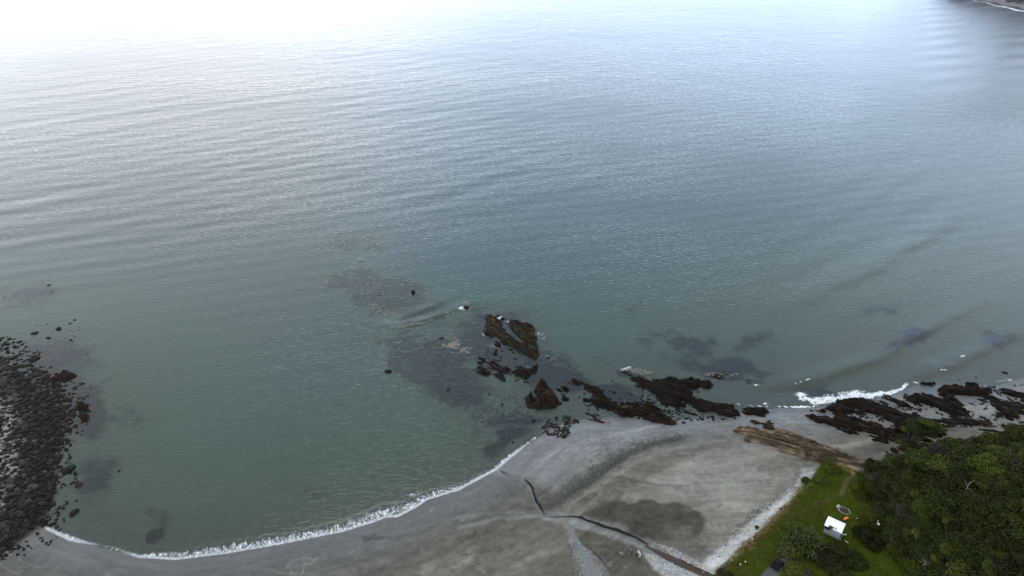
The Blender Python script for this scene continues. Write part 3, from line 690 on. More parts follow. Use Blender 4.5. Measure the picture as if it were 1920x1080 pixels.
# ------------------------------------------------------------------ reefs
BLACK = ((.006, .005, .004), (.014, .010, .008), (.026, .016, .011), (.055, .034, .020))
RUST = ((.010, .007, .005), (.024, .014, .009), (.055, .030, .016), (.10, .066, .030))
GOLD = ((.020, .015, .011), (.10, .072, .042), (.30, .215, .125), (.46, .35, .22))
MIXD = ((.012, .009, .006), (.040, .026, .014), (.11, .075, .028), (.20, .14, .06))
def _dk(c, k): return tuple(tuple(v*k for v in q) for q in c)
BLACK = _dk(BLACK, .70); RUST = _dk(RUST, .66); MIXD = _dk(MIXD, .58)
m_black = mat_rock('weedy_black_rock', BLACK); m_rust = mat_rock('weedy_rust_rock', RUST)
m_gold = mat_rock('golden_slab_rock', GOLD, stretch=9); m_mixd = mat_rock('mossy_ochre_rock', MIXD, stretch=6)
def reef(name, label, polys, H, mat, sdir, edge=1.3, na=.85, ns=1.6, res=.22, bed=1.3, holes=(), seed=0, cut=0.0, group=None, stretch=3.0, cat='reef'):
    a = W2([sdir[0], sdir[1]]); ang = math.atan2(a[1][1]-a[0][1], a[1][0]-a[0][0])
    WP = [W2(p) for p in polys]; allp = np.concatenate(WP); cx, cy = allp.mean(0)
    ca, sa = math.cos(ang), math.sin(ang)
    lu = (allp[:, 0]-cx)*ca+(allp[:, 1]-cy)*sa; lv = -(allp[:, 0]-cx)*sa+(allp[:, 1]-cy)*ca
    U, V = np.meshgrid(np.arange(lu.min()-1.5, lu.max()+1.5, res), np.arange(lv.min()-1.5, lv.max()+1.5, res))
    X = cx+U*ca-V*sa; Y = cy+U*sa+V*ca
    sd = np.max([poly_sd(X.ravel(), Y.ravel(), [tuple(q) for q in w]).reshape(X.shape) for w in WP], 0)
    for h in holes: sd = np.minimum(sd, -poly_sd(X.ravel(), Y.ravel(), [tuple(q) for q in W2(h)]).reshape(X.shape))
    n1 = .62*fbm(U/(ns*stretch), V/ns, seed+1, 5)+.38*fbm(U/(.55*stretch), V/.4, seed+31, 3)
    m = np.clip(sd/edge, -2.5, 1.25) + (na+.35)*6.0*(n1-.5) - cut*.6
    n2 = fbm(U/(2.4*stretch), V/.8, seed+5, 4); n3 = fbm(U/.7, V/.5, seed+9, 3)
    w = V/bed+.9*fbm(U/9, V/4, seed+3, 3)*2; saw = w-np.floor(w)
    hgt = np.clip(m, -.6, 1)
    hgt = np.where(hgt > 0, hgt**.6, hgt)
    top = H*(.12+.55*saw+1.15*(n2-.32))+.7*(n3-.5)*min(1.0, H)
    g0 = np.maximum(T(X.ravel(), Y.ravel(), False).reshape(X.shape), -.15)
    Z = np.where(hgt > 0, hgt*np.maximum(top, .08), hgt*1.2)+.02
    F_i = np.arange(X.shape[0]-1)[:, None]; F_j = np.arange(X.shape[1]-1)[None, :]; nx = X.shape[1]
    F = np.stack([F_i*nx+F_j, F_i*nx+F_j+1, (F_i+1)*nx+F_j+1, (F_i+1)*nx+F_j], -1).reshape(-1, 4)
    k = (hgt.ravel() > -.25)[F].any(1); F = F[k]
    used, inv = np.unique(F, return_inverse=True); F = inv.reshape(-1, 4)
    zb = float(g0.mean())
    Vt = np.stack([U.ravel(), V.ravel(), (Z+g0).ravel()-zb], 1)[used]
    me = mesh_np(name, Vt, F, mat, False)
    o = link(name, me, None, label, cat, group, loc=(cx, cy, zb)); o.rotation_euler.z = ang
    return o
def reefs(name, label, polys, *a, **k):
    seed = k.pop('seed')
    ps = sorted(polys, key=lambda p: sum(q[0] for q in p)/len(p))
    for i, p in enumerate(ps):
        tail = 'leftmost' if i == 0 else ('rightmost' if i == len(ps)-1 else f'{ORD[i]} from left')
        reef(name, f'{label}, {tail}', [p], *a, seed=seed+7*i, **k)
D1 = ((1190, 715), (1385, 778)); D2 = ((912, 598), (1010, 665))
reef('rocky_islet', 'largest dark brown islet standing in open water, with a narrow pool along its middle',
     [[(912, 590), (924, 594), (934, 603), (943, 611), (951, 619), (961, 631), (973, 640), (985, 647), (1006, 650), (1012, 660), (1008, 672), (1002, 673), (985, 665), (968, 653), (945, 642), (930, 631), (906, 627), (904, 622), (912, 608)],
      [(953, 604), (966, 603), (985, 605), (1002, 610), (1006, 630), (1011, 648), (1004, 662), (990, 656), (980, 644), (974, 629), (962, 618), (954, 609)]],
     1.7, m_mixd, D2, edge=.9, na=.25, seed=3, cut=.1)
reefs('weedy_rock', 'small black rock in the foam on the islet\'s far edge', [[(928, 590), (936, 591), (935, 596), (928, 595)], [(938, 597), (947, 596), (946, 601), (939, 602)], [(957, 598), (966, 599), (964, 603), (957, 602)]], .7, m_black, D2, edge=.5, seed=5, na=.2, cat='rock')
reefs('low_reef', 'broken dark ledge in foam left below the largest islet', [[(898, 670), (912, 671), (910, 684), (900, 680)], [(915, 677), (935, 678), (948, 690), (942, 696), (925, 690)], [(897, 690), (908, 692), (915, 700), (905, 699)], [(930, 700), (945, 706), (942, 712), (930, 705)], [(948, 688), (956, 692), (950, 700), (944, 696)]],
     .9, m_black, D2, edge=.8, seed=11, na=.8)
reef('low_reef', 'dark rounded reef lump beside the foam, right below the largest islet', [[(957, 697), (975, 688), (992, 695), (1002, 688), (1007, 697), (998, 702), (985, 711), (966, 706)]], 1.4, m_black, D2, edge=.9, seed=14, na=.4)
reefs('weedy_rock', 'small dark knob between the largest islet and the broken ledges', [[(932, 640), (938, 642), (936, 650), (931, 648)], [(926, 660), (934, 658), (932, 668), (925, 665)]], .7, m_black, D2, edge=.6, seed=15, na=.5, cat='rock')
reef('pointed_rock', 'tall pointed brown rock with a steep face, left of the long reef ridge', [[(1004, 727), (1010, 722), (1022, 724), (1038, 740), (1048, 755), (1042, 764), (1020, 767), (1002, 764)], [(986, 746), (996, 738), (1000, 748), (1000, 764), (990, 765)]], 3.3, m_rust, ((1000, 760), (1040, 764)), edge=2.0, na=-.08, ns=.8, seed=21, cat='rock', stretch=1.2)
reefs('low_reef', 'small black reef knob behind the pointed rock', [[(1072, 711), (1082, 714), (1094, 717), (1093, 724), (1083, 727), (1074, 722)], [(1098, 722), (1109, 724), (1106, 730), (1098, 728)], [(1043, 727), (1056, 731), (1055, 738), (1044, 734)], [(1054, 724), (1066, 729), (1064, 736), (1056, 732)], [(1055, 744), (1063, 748), (1058, 751)]], 1.0, m_black, D1, edge=.7, seed=25, na=.5)
reef('reef_ridge', 'long thin brown reef ridge bordering the grey beach, nearest the bay', [[(1084, 735), (1104, 745), (1118, 730), (1130, 736), (1145, 752), (1170, 760), (1205, 764), (1240, 775), (1266, 790), (1250, 797), (1215, 786), (1180, 780), (1150, 768), (1120, 765), (1100, 752)]], 1.5, m_rust, D1, edge=1.2, seed=31, na=.7, cut=.1)
sliv = []; SLO = []
for k_ in range(34):
    qx_, qy_ = (random.uniform(1090, 1400), 0); qy_ = 735+(qx_-1090)*.16+random.uniform(-18, 14); ln__ = random.uniform(6, 22)
    sliv.append((qx_, qy_, 'thin dark rock sliver')); SLO.append(reef('ledge_sliver', 'thin dark rock sliver lying among the two long reef ridges', [[(qx_, qy_), (qx_+ln__*.5, qy_+ln__*.1), (qx_+ln__, qy_+ln__*.36), (qx_+ln__*.4, qy_+ln__*.26)]], .5, random.choice((m_black, m_rust)), D1, edge=.7, seed=600+k_, na=.1, cat='rock', group='rock slivers among the reefs')) 
for k_ in range(36):
    qx_ = random.uniform(1530, 1900); qy_ = 742+random.uniform(0, 50)+max(0, (1700-qx_)*.06); ln__ = random.uniform(8, 26)
    sliv.append((qx_, qy_, 'thin dark rock sliver')); SLO.append(reef('ledge_sliver', 'thin dark rock sliver on the shelf at the right hand shore', [[(qx_, qy_), (qx_+ln__*.5, qy_+ln__*.1), (qx_+ln__, qy_+ln__*.36), (qx_+ln__*.4, qy_+ln__*.26)]], .5, random.choice((m_black, m_rust)), ((1700, 742), (1815, 785)), edge=.7, seed=700+k_, na=.1, cat='rock', group='rock slivers among the reefs')) 
for o_, lb_ in zip(SLO, ranked(sliv, [(1018, 750, 'the tall pointed rock'), (1175, 765, 'the beachside reef ridge'), (1300, 750, 'the longest reef ridge'), (1418, 771, 'the lone reef block'), (1600, 780, 'the tide pool shelf'), (1755, 765, 'the black ridge below the surf'), (1805, 738, 'the straight reef bar'), (1890, 765, 'the loose ledges far right')])):
    o_['label'] = lb_
reefs('low_reef', 'thin black ledge between the two long reef ridges', [[(1175, 742), (1200, 745), (1200, 752), (1178, 748)], [(1160, 752), (1215, 758), (1230, 770), (1170, 760)], [(1215, 752), (1240, 757), (1262, 765), (1255, 770), (1225, 762)], [(1232, 744), (1260, 748), (1268, 760), (1245, 756)], [(1270, 765), (1310, 778), (1300, 780), (1275, 772)], [(1240, 776), (1265, 788), (1258, 796), (1238, 784)]],
     .7, m_black, D1, edge=.9, seed=35, na=1.1, cut=.25)
reef('reef_ridge', 'longest black reef ridge between the beach and the open sea, centre right', [[(1190, 712), (1215, 717), (1242, 722), (1243, 708), (1262, 708), (1282, 725), (1300, 742), (1340, 755), (1382, 766), (1376, 780), (1345, 774), (1310, 766), (1280, 752), (1250, 745), (1220, 732), (1195, 722)], [(1275, 712), (1300, 712), (1330, 724), (1325, 731), (1300, 728), (1282, 722)]],
     1.9, m_black, D1, edge=1.2, seed=41, na=.85)
reefs('awash_ledge', 'brown ledge under white foam at the seaward reef tip', [[(1157, 692), (1175, 691), (1195, 700), (1185, 704), (1168, 700)], [(1194, 703), (1206, 706), (1204, 710)]], .5, m_rust, D1, edge=.8, seed=45, na=.6, cat='ledge')
reefs('awash_ledge', 'flat brown awash ledge right above the longest ridge', [[(1330, 700), (1362, 701), (1358, 709), (1345, 711), (1332, 706)], [(1395, 707), (1415, 712), (1420, 717), (1402, 713)]], .45, m_rust, D1, edge=.9, seed=47, na=.9, cat='ledge')
reef('awash_ledge', 'flat brown ledge awash at the top of the longest ridge', [[(1250, 700), (1280, 703), (1300, 708), (1285, 710), (1262, 706)]], .4, m_rust, D1, edge=.9, seed=49, na=.9, cat='ledge')
reef('low_reef', 'isolated black reef block on wet sand at the right end of the longest ridge', [[(1394, 766), (1408, 763), (1432, 764), (1442, 774), (1430, 779), (1400, 778)]], 1.1, m_black, D1, edge=.9, seed=51, na=.45)
reefs('weedy_rock', 'olive weedy rock on sand above the golden slabs', [[(1428, 796), (1442, 792), (1448, 800), (1456, 808), (1445, 810), (1432, 806)], [(1412, 792), (1420, 794), (1416, 796)]], .6, m_mixd, D1, edge=.7, seed=55, na=.8, cat='rock')
reef('slab_outcrop', 'golden outcrop of long tilted slabs between the two beaches', [[(1382, 813), (1400, 812), (1440, 820), (1446, 812), (1462, 812), (1490, 822), (1530, 838), (1570, 850), (1610, 866), (1616, 880), (1570, 872), (1540, 872), (1500, 868), (1470, 856), (1430, 836), (1400, 826)]],
     1.5, m_gold, ((1385, 814), (1600, 874)), edge=1.4, seed=61, na=.55, bed=.9, res=.2, stretch=6, cat='outcrop')
reef('rock_shelf', 'broad dark shelf holding a still tide pool, right of the surf', [[(1522, 768), (1545, 762), (1580, 752), (1600, 752), (1640, 757), (1665, 766), (1690, 775), (1700, 790), (1735, 800), (1760, 818), (1700, 835), (1685, 822), (1660, 830), (1620, 820), (1600, 815), (1560, 803), (1530, 795), (1522, 786), (1560, 785)]],
     1.5, m_rust, ((1530, 770), (1700, 820)), edge=1.3, seed=71, na=.75, holes=[[(1585, 775), (1610, 776), (1650, 785), (1668, 797), (1690, 812), (1660, 806), (1630, 802), (1590, 786)], [(1530, 778), (1555, 778), (1575, 790), (1560, 792)]], cut=.05, cat='shelf')
reef('slab_outcrop', 'ochre slabs running down from the tide pool shelf toward the hillside', [[(1560, 790), (1600, 790), (1650, 806), (1690, 822), (1710, 838), (1700, 850), (1660, 828), (1600, 812)]], 1.3, m_mixd, ((1560, 790), (1700, 840)), edge=1.3, seed=75, na=.6, bed=.9, stretch=5, cat='outcrop')
reef('reef_ridge', 'black reef ridge on grey sand, right of the surf and below its white crest', [[(1695, 740), (1725, 741), (1750, 745), (1785, 758), (1800, 768), (1822, 780), (1815, 786), (1790, 782), (1760, 770), (1730, 762), (1705, 752)], [(1660, 748), (1690, 757), (1702, 765), (1685, 764)]], 1.3, m_black, ((1700, 742), (1815, 785)), edge=1.1, seed=81, na=.7)
reef('reef_ridge', 'straight upright brown reef bar at the far right, its foot in still water', [[(1757, 731), (1780, 728), (1830, 730), (1852, 733), (1856, 738), (1848, 746), (1800, 742), (1765, 739)], [(1760, 742), (1775, 744), (1778, 752), (1762, 748)]], 1.9, m_rust, ((1757, 733), (1850, 742)), edge=1.0, seed=85, na=.4)
reefs('low_reef', 'black ledge in the foam at the right hand shore', [[(1805, 718), (1830, 720), (1835, 726), (1815, 725)], [(1880, 731), (1900, 734), (1920, 742), (1940, 752), (1900, 748), (1885, 742)], [(1730, 718), (1745, 719), (1744, 722)]], 1.0, m_black, D1, edge=1.0, seed=88, na=.9)
reefs('low_reef', 'loose brown ledge on pale sand above the hillside trees', [[(1858, 752), (1885, 750), (1915, 756), (1935, 775), (1900, 780), (1870, 776), (1855, 765)], [(1880, 780), (1900, 785), (1890, 800)]], .7, m_rust, D1, edge=1.4, seed=91, na=1.5, cut=.55)
reef('low_reef', 'thin rusty ledges tapering over sand behind the hillside crest', [[(1760, 790), (1800, 782), (1850, 795), (1860, 806), (1820, 802), (1770, 806)]], .7, m_rust, ((1740, 790), (1850, 805)), edge=1.3, seed=95, na=1.1, cut=.3, stretch=5)
reefs('low_reef', 'low weedy ledge between surf and tide pool shelf', [[(1620, 752), (1640, 755), (1635, 760), (1618, 757)], [(1664, 770), (1700, 775), (1740, 790), (1760, 800), (1700, 795)]], .8, m_black, D1, edge=1.0, seed=97, na=1.0, cut=.1)
reef('low_reef', 'sharp brown ledge streaks at the bay end of the grey beach', [[(1098, 778), (1115, 780), (1140, 793), (1135, 797), (1108, 785)]], .4, m_rust, D1, edge=.7, seed=99, na=.8)
reef('weedy_rock', 'rusty weed covered rock lump off the boulder bank, far left', [[(112, 705), (120, 696), (135, 700), (141, 706), (135, 712), (118, 716), (95, 718), (90, 712)]], 1.0, m_rust, ((90, 715), (140, 705)), edge=.8, seed=101, na=.5, cat='rock')
reef('weedy_rock', 'upper rusty brown rock cluster beside the boulder bank, in bay water', [[(140, 764), (150, 756), (165, 758), (170, 768), (158, 774)]], 1.0, m_rust, ((140, 770), (170, 760)), edge=.8, seed=103, na=.5, cat='rock')
reef('weedy_rock', 'lower rusty brown rock beside the boulder bank, in bay water', [[(152, 780), (160, 776), (169, 778), (166, 788), (156, 791)]], 1.0, m_rust, ((150, 790), (170, 776)), edge=.7, seed=105, na=.4, cat='rock')

# ------------------------------------------------------------------ boulders
def boulder_mesh(seed, mat, sub=2, flat=.6):
    bm = bmesh.new(); bmesh.ops.create_icosphere(bm, subdivisions=sub, radius=1)
    r = random.Random(seed); dirs = [Vector((r.gauss(0, 1), r.gauss(0, 1), r.gauss(0, 1))).normalized() for _ in range(9)]
    ds = [r.uniform(.62, .92) for _ in dirs]
    for v in bm.verts:
        p = v.co.copy()
        for d, k in zip(dirs, ds):
            q = p.dot(d)
            if q > k: p -= d*(q-k)*.9
        p *= 1+r.uniform(-.03, .03); p.x *= 1.15; p.z *= flat; v.co = p
    me = bpy.data.meshes.new('boulder'); bm.to_mesh(me); bm.free(); me.materials.append(mat); return me
m_bdark = mat_rock('dark_boulder_rock', ((.004, .004, .003), (.010, .009, .006), (.020, .018, .012), (.045, .040, .028)), stretch=1.3, scale=1.5)
m_bgrey = mat_rock('grey_boulder_rock', ((.02, .019, .017), (.050, .046, .041), (.095, .088, .080), (.17, .16, .15)), stretch=1.2, scale=1.5)
m_bbrown = mat_rock('rusty_boulder_rock', ((.006, .005, .004), (.020, .012, .008), (.05, .026, .014), (.085, .055, .035)), stretch=1.3, scale=1.5)
BM_D = [boulder_mesh(i, m_bdark) for i in range(5)]; BM_G = [boulder_mesh(20+i, m_bgrey) for i in range(4)]; BM_B = [boulder_mesh(40+i, m_bbrown) for i in range(3)]
def place_rock(px, py, wpx, label, group=None, meshes=BM_D, hfac=.8, name='boulder', water=False, rz=None, asp=1.0, cat='boulder', sink=.15):
    if water: x, y = P(px, py, 0); z0 = 0.0
    else: x, y, z0 = PT(px, py); z0 = max(float(z0), 0)
    depth = float(y)*CP+CAM_H*SP; s = wpx/2*depth/FPX
    o = link(name, random.choice(meshes), None, label, cat, group, loc=(float(x), float(y), z0-s*sink))
    o.scale = (s, s*asp, s*hfac*1.2); o.rotation_euler.z = random.uniform(0, 6.28) if rz is None else rz
    return o
# stand-alone rocks in the water, each with its own look or neighbour
for a in ((728, 697, 14, 'squarish dark rock alone in the green water of the bay', 1.0), (775, 549, 7, 'small upright black rock stack in open water, highest above its weed bed', 2.6),
          (685, 531, 15, 'long thin black rock slanting in the water beyond the kelp mats', .25), (874, 577, 14, 'dark rock ringed by white breaking foam', .9),
          (840, 588, 5, 'tiny dark rock tip between the foaming rock and the kelp mat', .8), (712, 554, 4, 'tiny black rock tip in the farthest pale kelp mat', .8),
          (717, 578, 4, 'tiny black rock tip at the edge of the foamy kelp mat', 1.2), (828, 634, 12, 'low dark rock at the far edge of the pale kelp mat', .4), (840, 731, 10, 'small dark rock with a foam collar, lower middle of the bay reef', .6),
          (1028, 671, 8, 'dark rock just right of the largest islet', .8), (1068, 687, 4, 'thin black post-like rock alone right of the largest islet', 2.2), (1020, 715, 4, 'small black stub rock just behind the tall pointed rock', 2.0),
          (918, 739, 6, 'small round black rock in shallow water left of the pointed rock', .8), (942, 758, 8, 'small brown rock in shallow water below left of the pointed rock', .7), (1001, 789, 9, 'round black rock in clear shallows at the corner of the bay', .8),
          (1038, 675, 5, 'lone dark knob to the right of the islet rock', .6), (1148, 714, 5, 'small black rock in shallows between the reef tips', .5), (962, 829, 6, 'small black rock just off the surf line near the bay corner', .7), (1027, 812, 8, 'dark stone on the beach beside the brown pebble patch', .7),
          (944, 887, 4, 'small dark stone beside the mouth of the stream', .6), (1050, 780, 0.1, None, 1), (943, 777, 6, 'submerged brown stone in the shallow corner of the bay', .4),
          (129, 880, 26, 'largest dark boulder jutting from the boulder bank into the bay', .8), (148, 909, 19, 'brown boulder standing alone in the bay, just off the boulder bank', .7), (139, 961, 19, 'big black boulder in the bay nearest the beach', 1.0), (143, 939, 7, 'small black rock just above the big black boulder in the bay', .7),
          (223, 883, 9, 'small black rock farthest out in the bay from the boulder bank', .5), (117, 908, 7, 'small dark rock beside a foam patch at the boulder bank', .6),
          (65, 625, 15, 'rounded dark boulder at the seaward end of the left bank', .7), (90, 634, 12, 'rounded dark boulder standing in water off the left bank', .7), (110, 617, 13, 'tall rounded dark boulder out in water off the left bank', 1.0), (131, 607, 8, 'dark rock with a pale weed patch off the left bank', .6),
          (140, 600, 7, 'dark rock farthest from the left bank in the sea', .8), (133, 638, 16, 'long slanting dark rock in the sea off the left bank', .35), (140, 632, 9, 'flat dark rock touching the long slanting rock', .4), (163, 663, 7, 'tiny dark rock alone to the right of the left bank', .4),
          (88, 608, 5, 'tiny dark rock above the rounded boulders off the left bank', .5), (92, 535, 13, 'small cluster rock in the sea above the left bank', .4), (96, 549, 8, 'tiny low rock under the cluster rock in the sea at left', .4), (9, 557, 7, 'tiny dark rock at the left edge of the sea', .4), (70, 610, 8, 'small awash rock off the left bank', .3),
          (60, 686, 9, 'rounded rock in a gap of the left bank', .8), (95, 689, 9, 'flat rock at the water edge of the left bank', .5), (137, 775, 14, 'squat black rock between the bank and the rusty cluster', .7), (164, 743, 8, 'small black rock above the rusty cluster in the bay', .6),
          (170, 727, 7, 'thin dark rock at the water edge right of the left bank', .4), (140, 727, 16, 'low dark rocks awash off the left bank', .3), (122, 733, 9, 'small dark rock awash beside the left bank', .5), (75, 661, 8, 'dark rock in the channel above the left bank', .5), (64, 662, 9, 'dark rock in the channel, left one of two', .5), (43, 658, 8, 'small dark rock in the channel near the left edge', .5),
          (579, 382, 5, 'tiny dark rock speck far out in the rippled sea', .6), (598, 431, 3, 'left of two tiny dark rock specks in the rippled sea', .6), (609, 431, 3, 'right of two tiny dark rock specks in the rippled sea', .6),
          (1884, 699, 12, 'dark rock with white foam on top, near the right edge', .6), (1830, 707, 5, 'small dark rock left of the foam topped rock near the right edge', .6), (1798, 712, 4, 'tiny dark rock above the straight reef bar', .6), (1870, 741, 9, 'round dark rock at the end of the straight reef bar', .7),
          (1912, 724, 7, 'dark rock at the tip of the surf, right edge', .7), (1487, 773, 8, 'lone dark rock on the wet sand left of the shelf', .6), (1515, 811, 13, 'low dark stone on sand below the shelf', .3), (1529, 812, 5, 'small stone next to the low dark stone on sand', .4),
          (1494, 800, 8, 'flat dark weed clump on sand left of the shelf', .2), (1512, 777, 18, 'flat brown slab on sand touching the shelf', .25), (1622, 868, 12, 'dark round boulder at the foot of the hillside trees', .9), (1609, 851, 6, 'small dark stone on the sand behind the golden slabs', .4),
          (1836, 750, 5, 'small dark stone in the still water below the reef bar', .5), (1853, 758, 5, 'small dark stone on sand below the reef bar', .5), (745, 1001, .1, None, 1), (1001, 1066, 5, 'small dark stone on the sand by the bottom edge', .5)):
    if a[3] is None: continue
    brown = 'brown' in a[3] or 'weed patch' in a[3]
    place_rock(a[0], a[1], a[2], a[3], None, BM_B if brown else BM_D, hfac=a[4], water=True, cat='rock', name='rock', rz=(-.6 if 'slanting' in a[3] or 'long thin' in a[3] else None), asp=.4 if ('long' in a[3] or 'slab' in a[3]) else .85)

# the boulder bank on the left shore
BANK = [(-60, 640), (0, 628), (40, 645), (70, 672), (60, 690), (100, 700), (125, 712), (122, 740), (150, 760), (135, 800), (118, 830), (128, 870), (100, 900), (98, 935), (70, 970), (45, 1000), (20, 1030), (-60, 1060)]
PALE = [(-60, 720), (0, 750), (30, 775), (38, 830), (28, 890), (5, 940), (-60, 960)]
def in_poly(px, py, poly): return float(poly_sd(np.array([px], float), np.array([py], float), poly)[0])
placed = []; bitems = []; BO = []
tries = 0
while len(placed) < 240 and tries < 9000:
    tries += 1
    px, py = random.uniform(-30, 150), random.uniform(612, 1045); s = in_poly(px, py, BANK)
    if s < -3+40*float(fbm(np.array([px/16]), np.array([py/13]), 501, 3)[0]-.42)*(px > 60 or py < 690): continue
    w = random.choice([6, 7, 7, 8, 9, 10, 12, 14, 17, 21]) * (1.0 if s > 8 else .7)
    pale = in_poly(px, py, PALE)
    if pale > 4 and random.random() < .6: continue
    if pale > 4: w = min(w, 11)
    if any((px-a)**2+((py-b)*1.3)**2 < ((w+c)*.42)**2 for a, b, c in placed): continue
    placed.append((px, py, w))
    if pale > -12 and random.random() < .55: ms, lb = BM_G, 'grey boulder'
    elif random.random() < .26: ms, lb = BM_B, 'rusty brown boulder'
    else: ms, lb = BM_D, 'dark boulder'
    lb = ('small ' if w < 8 else ('large ' if w > 12 else 'middling '))+lb; bitems.append((px, py, lb))
    BO.append(place_rock(px, py, w, lb, 'boulders of the left bank', ms, hfac=random.uniform(.55, .95), asp=random.uniform(.6, .95)))
for o_, lb_ in zip(BO, ranked(bitems, [(10, 640, 'the bank\'s seaward tip'), (65, 640, 'the two rounded sea boulders'), (112, 706, 'the rusty rock lump'), (155, 775, 'the rusty rocks in the bay'), (129, 868, 'the largest jutting boulder'),
        (139, 950, 'the big black bay boulder'), (88, 992, 'the left end of the surf line'), (20, 1030, 'the bank\'s beach end'), (10, 830, 'the pale shingle patch'), (60, 760, 'the middle of the dark bank'), (60, 900, 'the brown patch of the bank'), (5, 930, 'the frame edge by the shingle'), (5, 720, 'the frame edge above the shingle')])):
    o_['label'] = lb_
def scatter_stones(name, label, pts, sizes, mats, cat='stones', flat=.6, weights=None):
    """many small stones as one mass"""
    bm = bmesh.new(); bmesh.ops.create_icosphere(bm, subdivisions=1, radius=1)
    bv = np.array([v.co[:] for v in bm.verts]); bf = np.array([[v.index for v in f.verts] for f in bm.faces]); bm.free()
    n = len(pts); V = np.repeat(bv[None], n, 0)*(1+rng.uniform(-.22, .22, (n, len(bv), 1)))
    V[..., 2] *= flat; V[..., 0] *= rng.uniform(.9, 1.7, (n, 1)); a = rng.uniform(0, 6.28, (n, 1)); c, s = np.cos(a), np.sin(a)
    x = V[..., 0]*c-V[..., 1]*s; y = V[..., 0]*s+V[..., 1]*c; V[..., 0] = x; V[..., 1] = y
    V *= np.asarray(sizes)[:, None, None]; V += pts[:, None, :]
    F = (bf[None]+(np.arange(n)*len(bv))[:, None, None]).reshape(-1, 3)
    fm = np.repeat(rng.choice(len(mats), n, p=weights), len(bf))
    me = mesh_np(name, V.reshape(-1, 3), F, None, False, None, mats, fm)
    return link(name, me, None, label, cat, None, 'stuff')
def rand_px(poly, n, margin=0, dens=None):
    p = np.array(poly); out = []
    while len(out) < n:
        X = rng.uniform(p[:, 0].min(), p[:, 0].max(), n*3); Y = rng.uniform(p[:, 1].min(), p[:, 1].max(), n*3)
        k = poly_sd(X, Y, poly) > margin
        if dens is not None: k &= rng.uniform(0, 1, len(X)) < dens(X, Y)
        out += list(zip(X[k], Y[k]))
    return np.array(out[:n])
def on_ground(q, up=0.0, floor=True):
    x, y, z_ = PT(q[:, 0], q[:, 1])
    if floor: z_ = np.maximum(z_, -.05)
    return np.stack([x, y, z_+up], 1)
q = np.concatenate([rand_px(BANK, 3000, -8, lambda X, Y: poly_sd(X, Y, BANK) > -8+52*(fbm(X/15, Y/12, 502, 4)-.40)), rand_px([(20, 680), (110, 705), (125, 760), (115, 860), (95, 940), (50, 960), (60, 840), (50, 760)], 1600)]); scatter_stones('bank_stones', 'smaller dark stones filling the left boulder bank', on_ground(q), .09+.62*rng.uniform(0, 1, len(q))**2.4, [m_bdark, m_bgrey, m_bbrown], weights=[.77, .11, .12])
q = rand_px([(-60, 690), (20, 720), (60, 760), (60, 850), (45, 930), (30, 1000), (-60, 1030)], 1300, 0, lambda X, Y: .25+.9*sstep(.4, .6, fbm(X/12, Y/9, 505, 3))); scatter_stones('shingle', 'pale grey shingle stones behind the left boulder bank', on_ground(q), rng.uniform(.1, .36, len(q)), [m_bgrey, m_bdark], weights=[.8, .2])
q = rand_px([(-40, 1010), (60, 960), (110, 940), (130, 1000), (60, 1040), (-40, 1060)], 240, 0, lambda X, Y: fbm(X/12, Y/9, 14, 3) > .52); scatter_stones('sand_stones', 'dark stones strewn over the sand below the left boulder bank', on_ground(q), rng.uniform(.08, .32, len(q)), [m_bdark, m_bgrey], weights=[.8, .2])
EDGEB = [(100, 700), (180, 730), (165, 800), (130, 850), (150, 900), (120, 960), (100, 990), (70, 990), (95, 900), (120, 820)]
q = rand_px(EDGEB, 320, 0, lambda X, Y: fbm(X/14, Y/10, 4, 3) > .5); scatter_stones('awash_stones', 'small dark stones awash at the edge of the left bank', on_ground(q, .02), rng.uniform(.12, .4, len(q)), [m_bdark, m_bbrown], weights=[.8, .2])
PEB = [(1010, 812), (1030, 785), (1060, 778), (1090, 785), (1080, 800), (1062, 822), (1035, 818)]
q = rand_px(PEB, 420, 0, lambda X, Y: sstep(.4, .62, fbm(X/9, Y/7, 6, 3))); scatter_stones('beach_stones', 'brown stones strewn on wet sand at the corner of the bay', on_ground(q), rng.uniform(.07, .30, len(q)), [m_bbrown, m_bdark], weights=[.5, .5])
q = rand_px([(860, 745), (980, 740), (1010, 800), (960, 820), (900, 800)], 110, 0); scatter_stones('shallow_stones', 'small dark stones in the clear shallow corner of the bay', on_ground(q, .0, False), rng.uniform(.1, .32, len(q)), [m_bbrown, m_bdark])
q = np.concatenate([rand_px([(1205, 1035), (1250, 1050), (1320, 1085), (1335, 1110), (1270, 1110), (1225, 1065)], 500), rand_px([(1225, 1018), (1260, 1026), (1335, 1070), (1320, 1075), (1260, 1042)], 260)])
m_peb = simple('pale_pebble', (.36, .36, .35), .85, .35, 3); m_pebg = simple('grey_pebble', (.15, .155, .15), .85, .3, 3)
scatter_stones('stream_gravel', 'pale gravel heaped along both banks of the stream', on_ground(q), rng.uniform(.05, .14, len(q)), [m_peb, m_pebg], weights=[.7, .3])
q = rand_px([(1070, 1010), (1090, 1020), (1140, 1060), (1150, 1100), (1080, 1100)], 1300); scatter_stones('side_gravel', 'grey gravel fan spreading from the side stream at the bottom', on_ground(q), rng.uniform(.03, .10, len(q)), [m_peb, m_pebg], weights=[.12, .88])
q = rand_px([(1310, 1075), (1345, 1030), (1400, 988), (1450, 945), (1495, 905), (1530, 885), (1525, 905), (1480, 945), (1420, 1000), (1360, 1050)], 600); scatter_stones('shell_bank', 'white shell and pebble bank along the grass edge', on_ground(q), rng.uniform(.04, .11, len(q)), [m_peb, m_pebg], weights=[.8, .2])
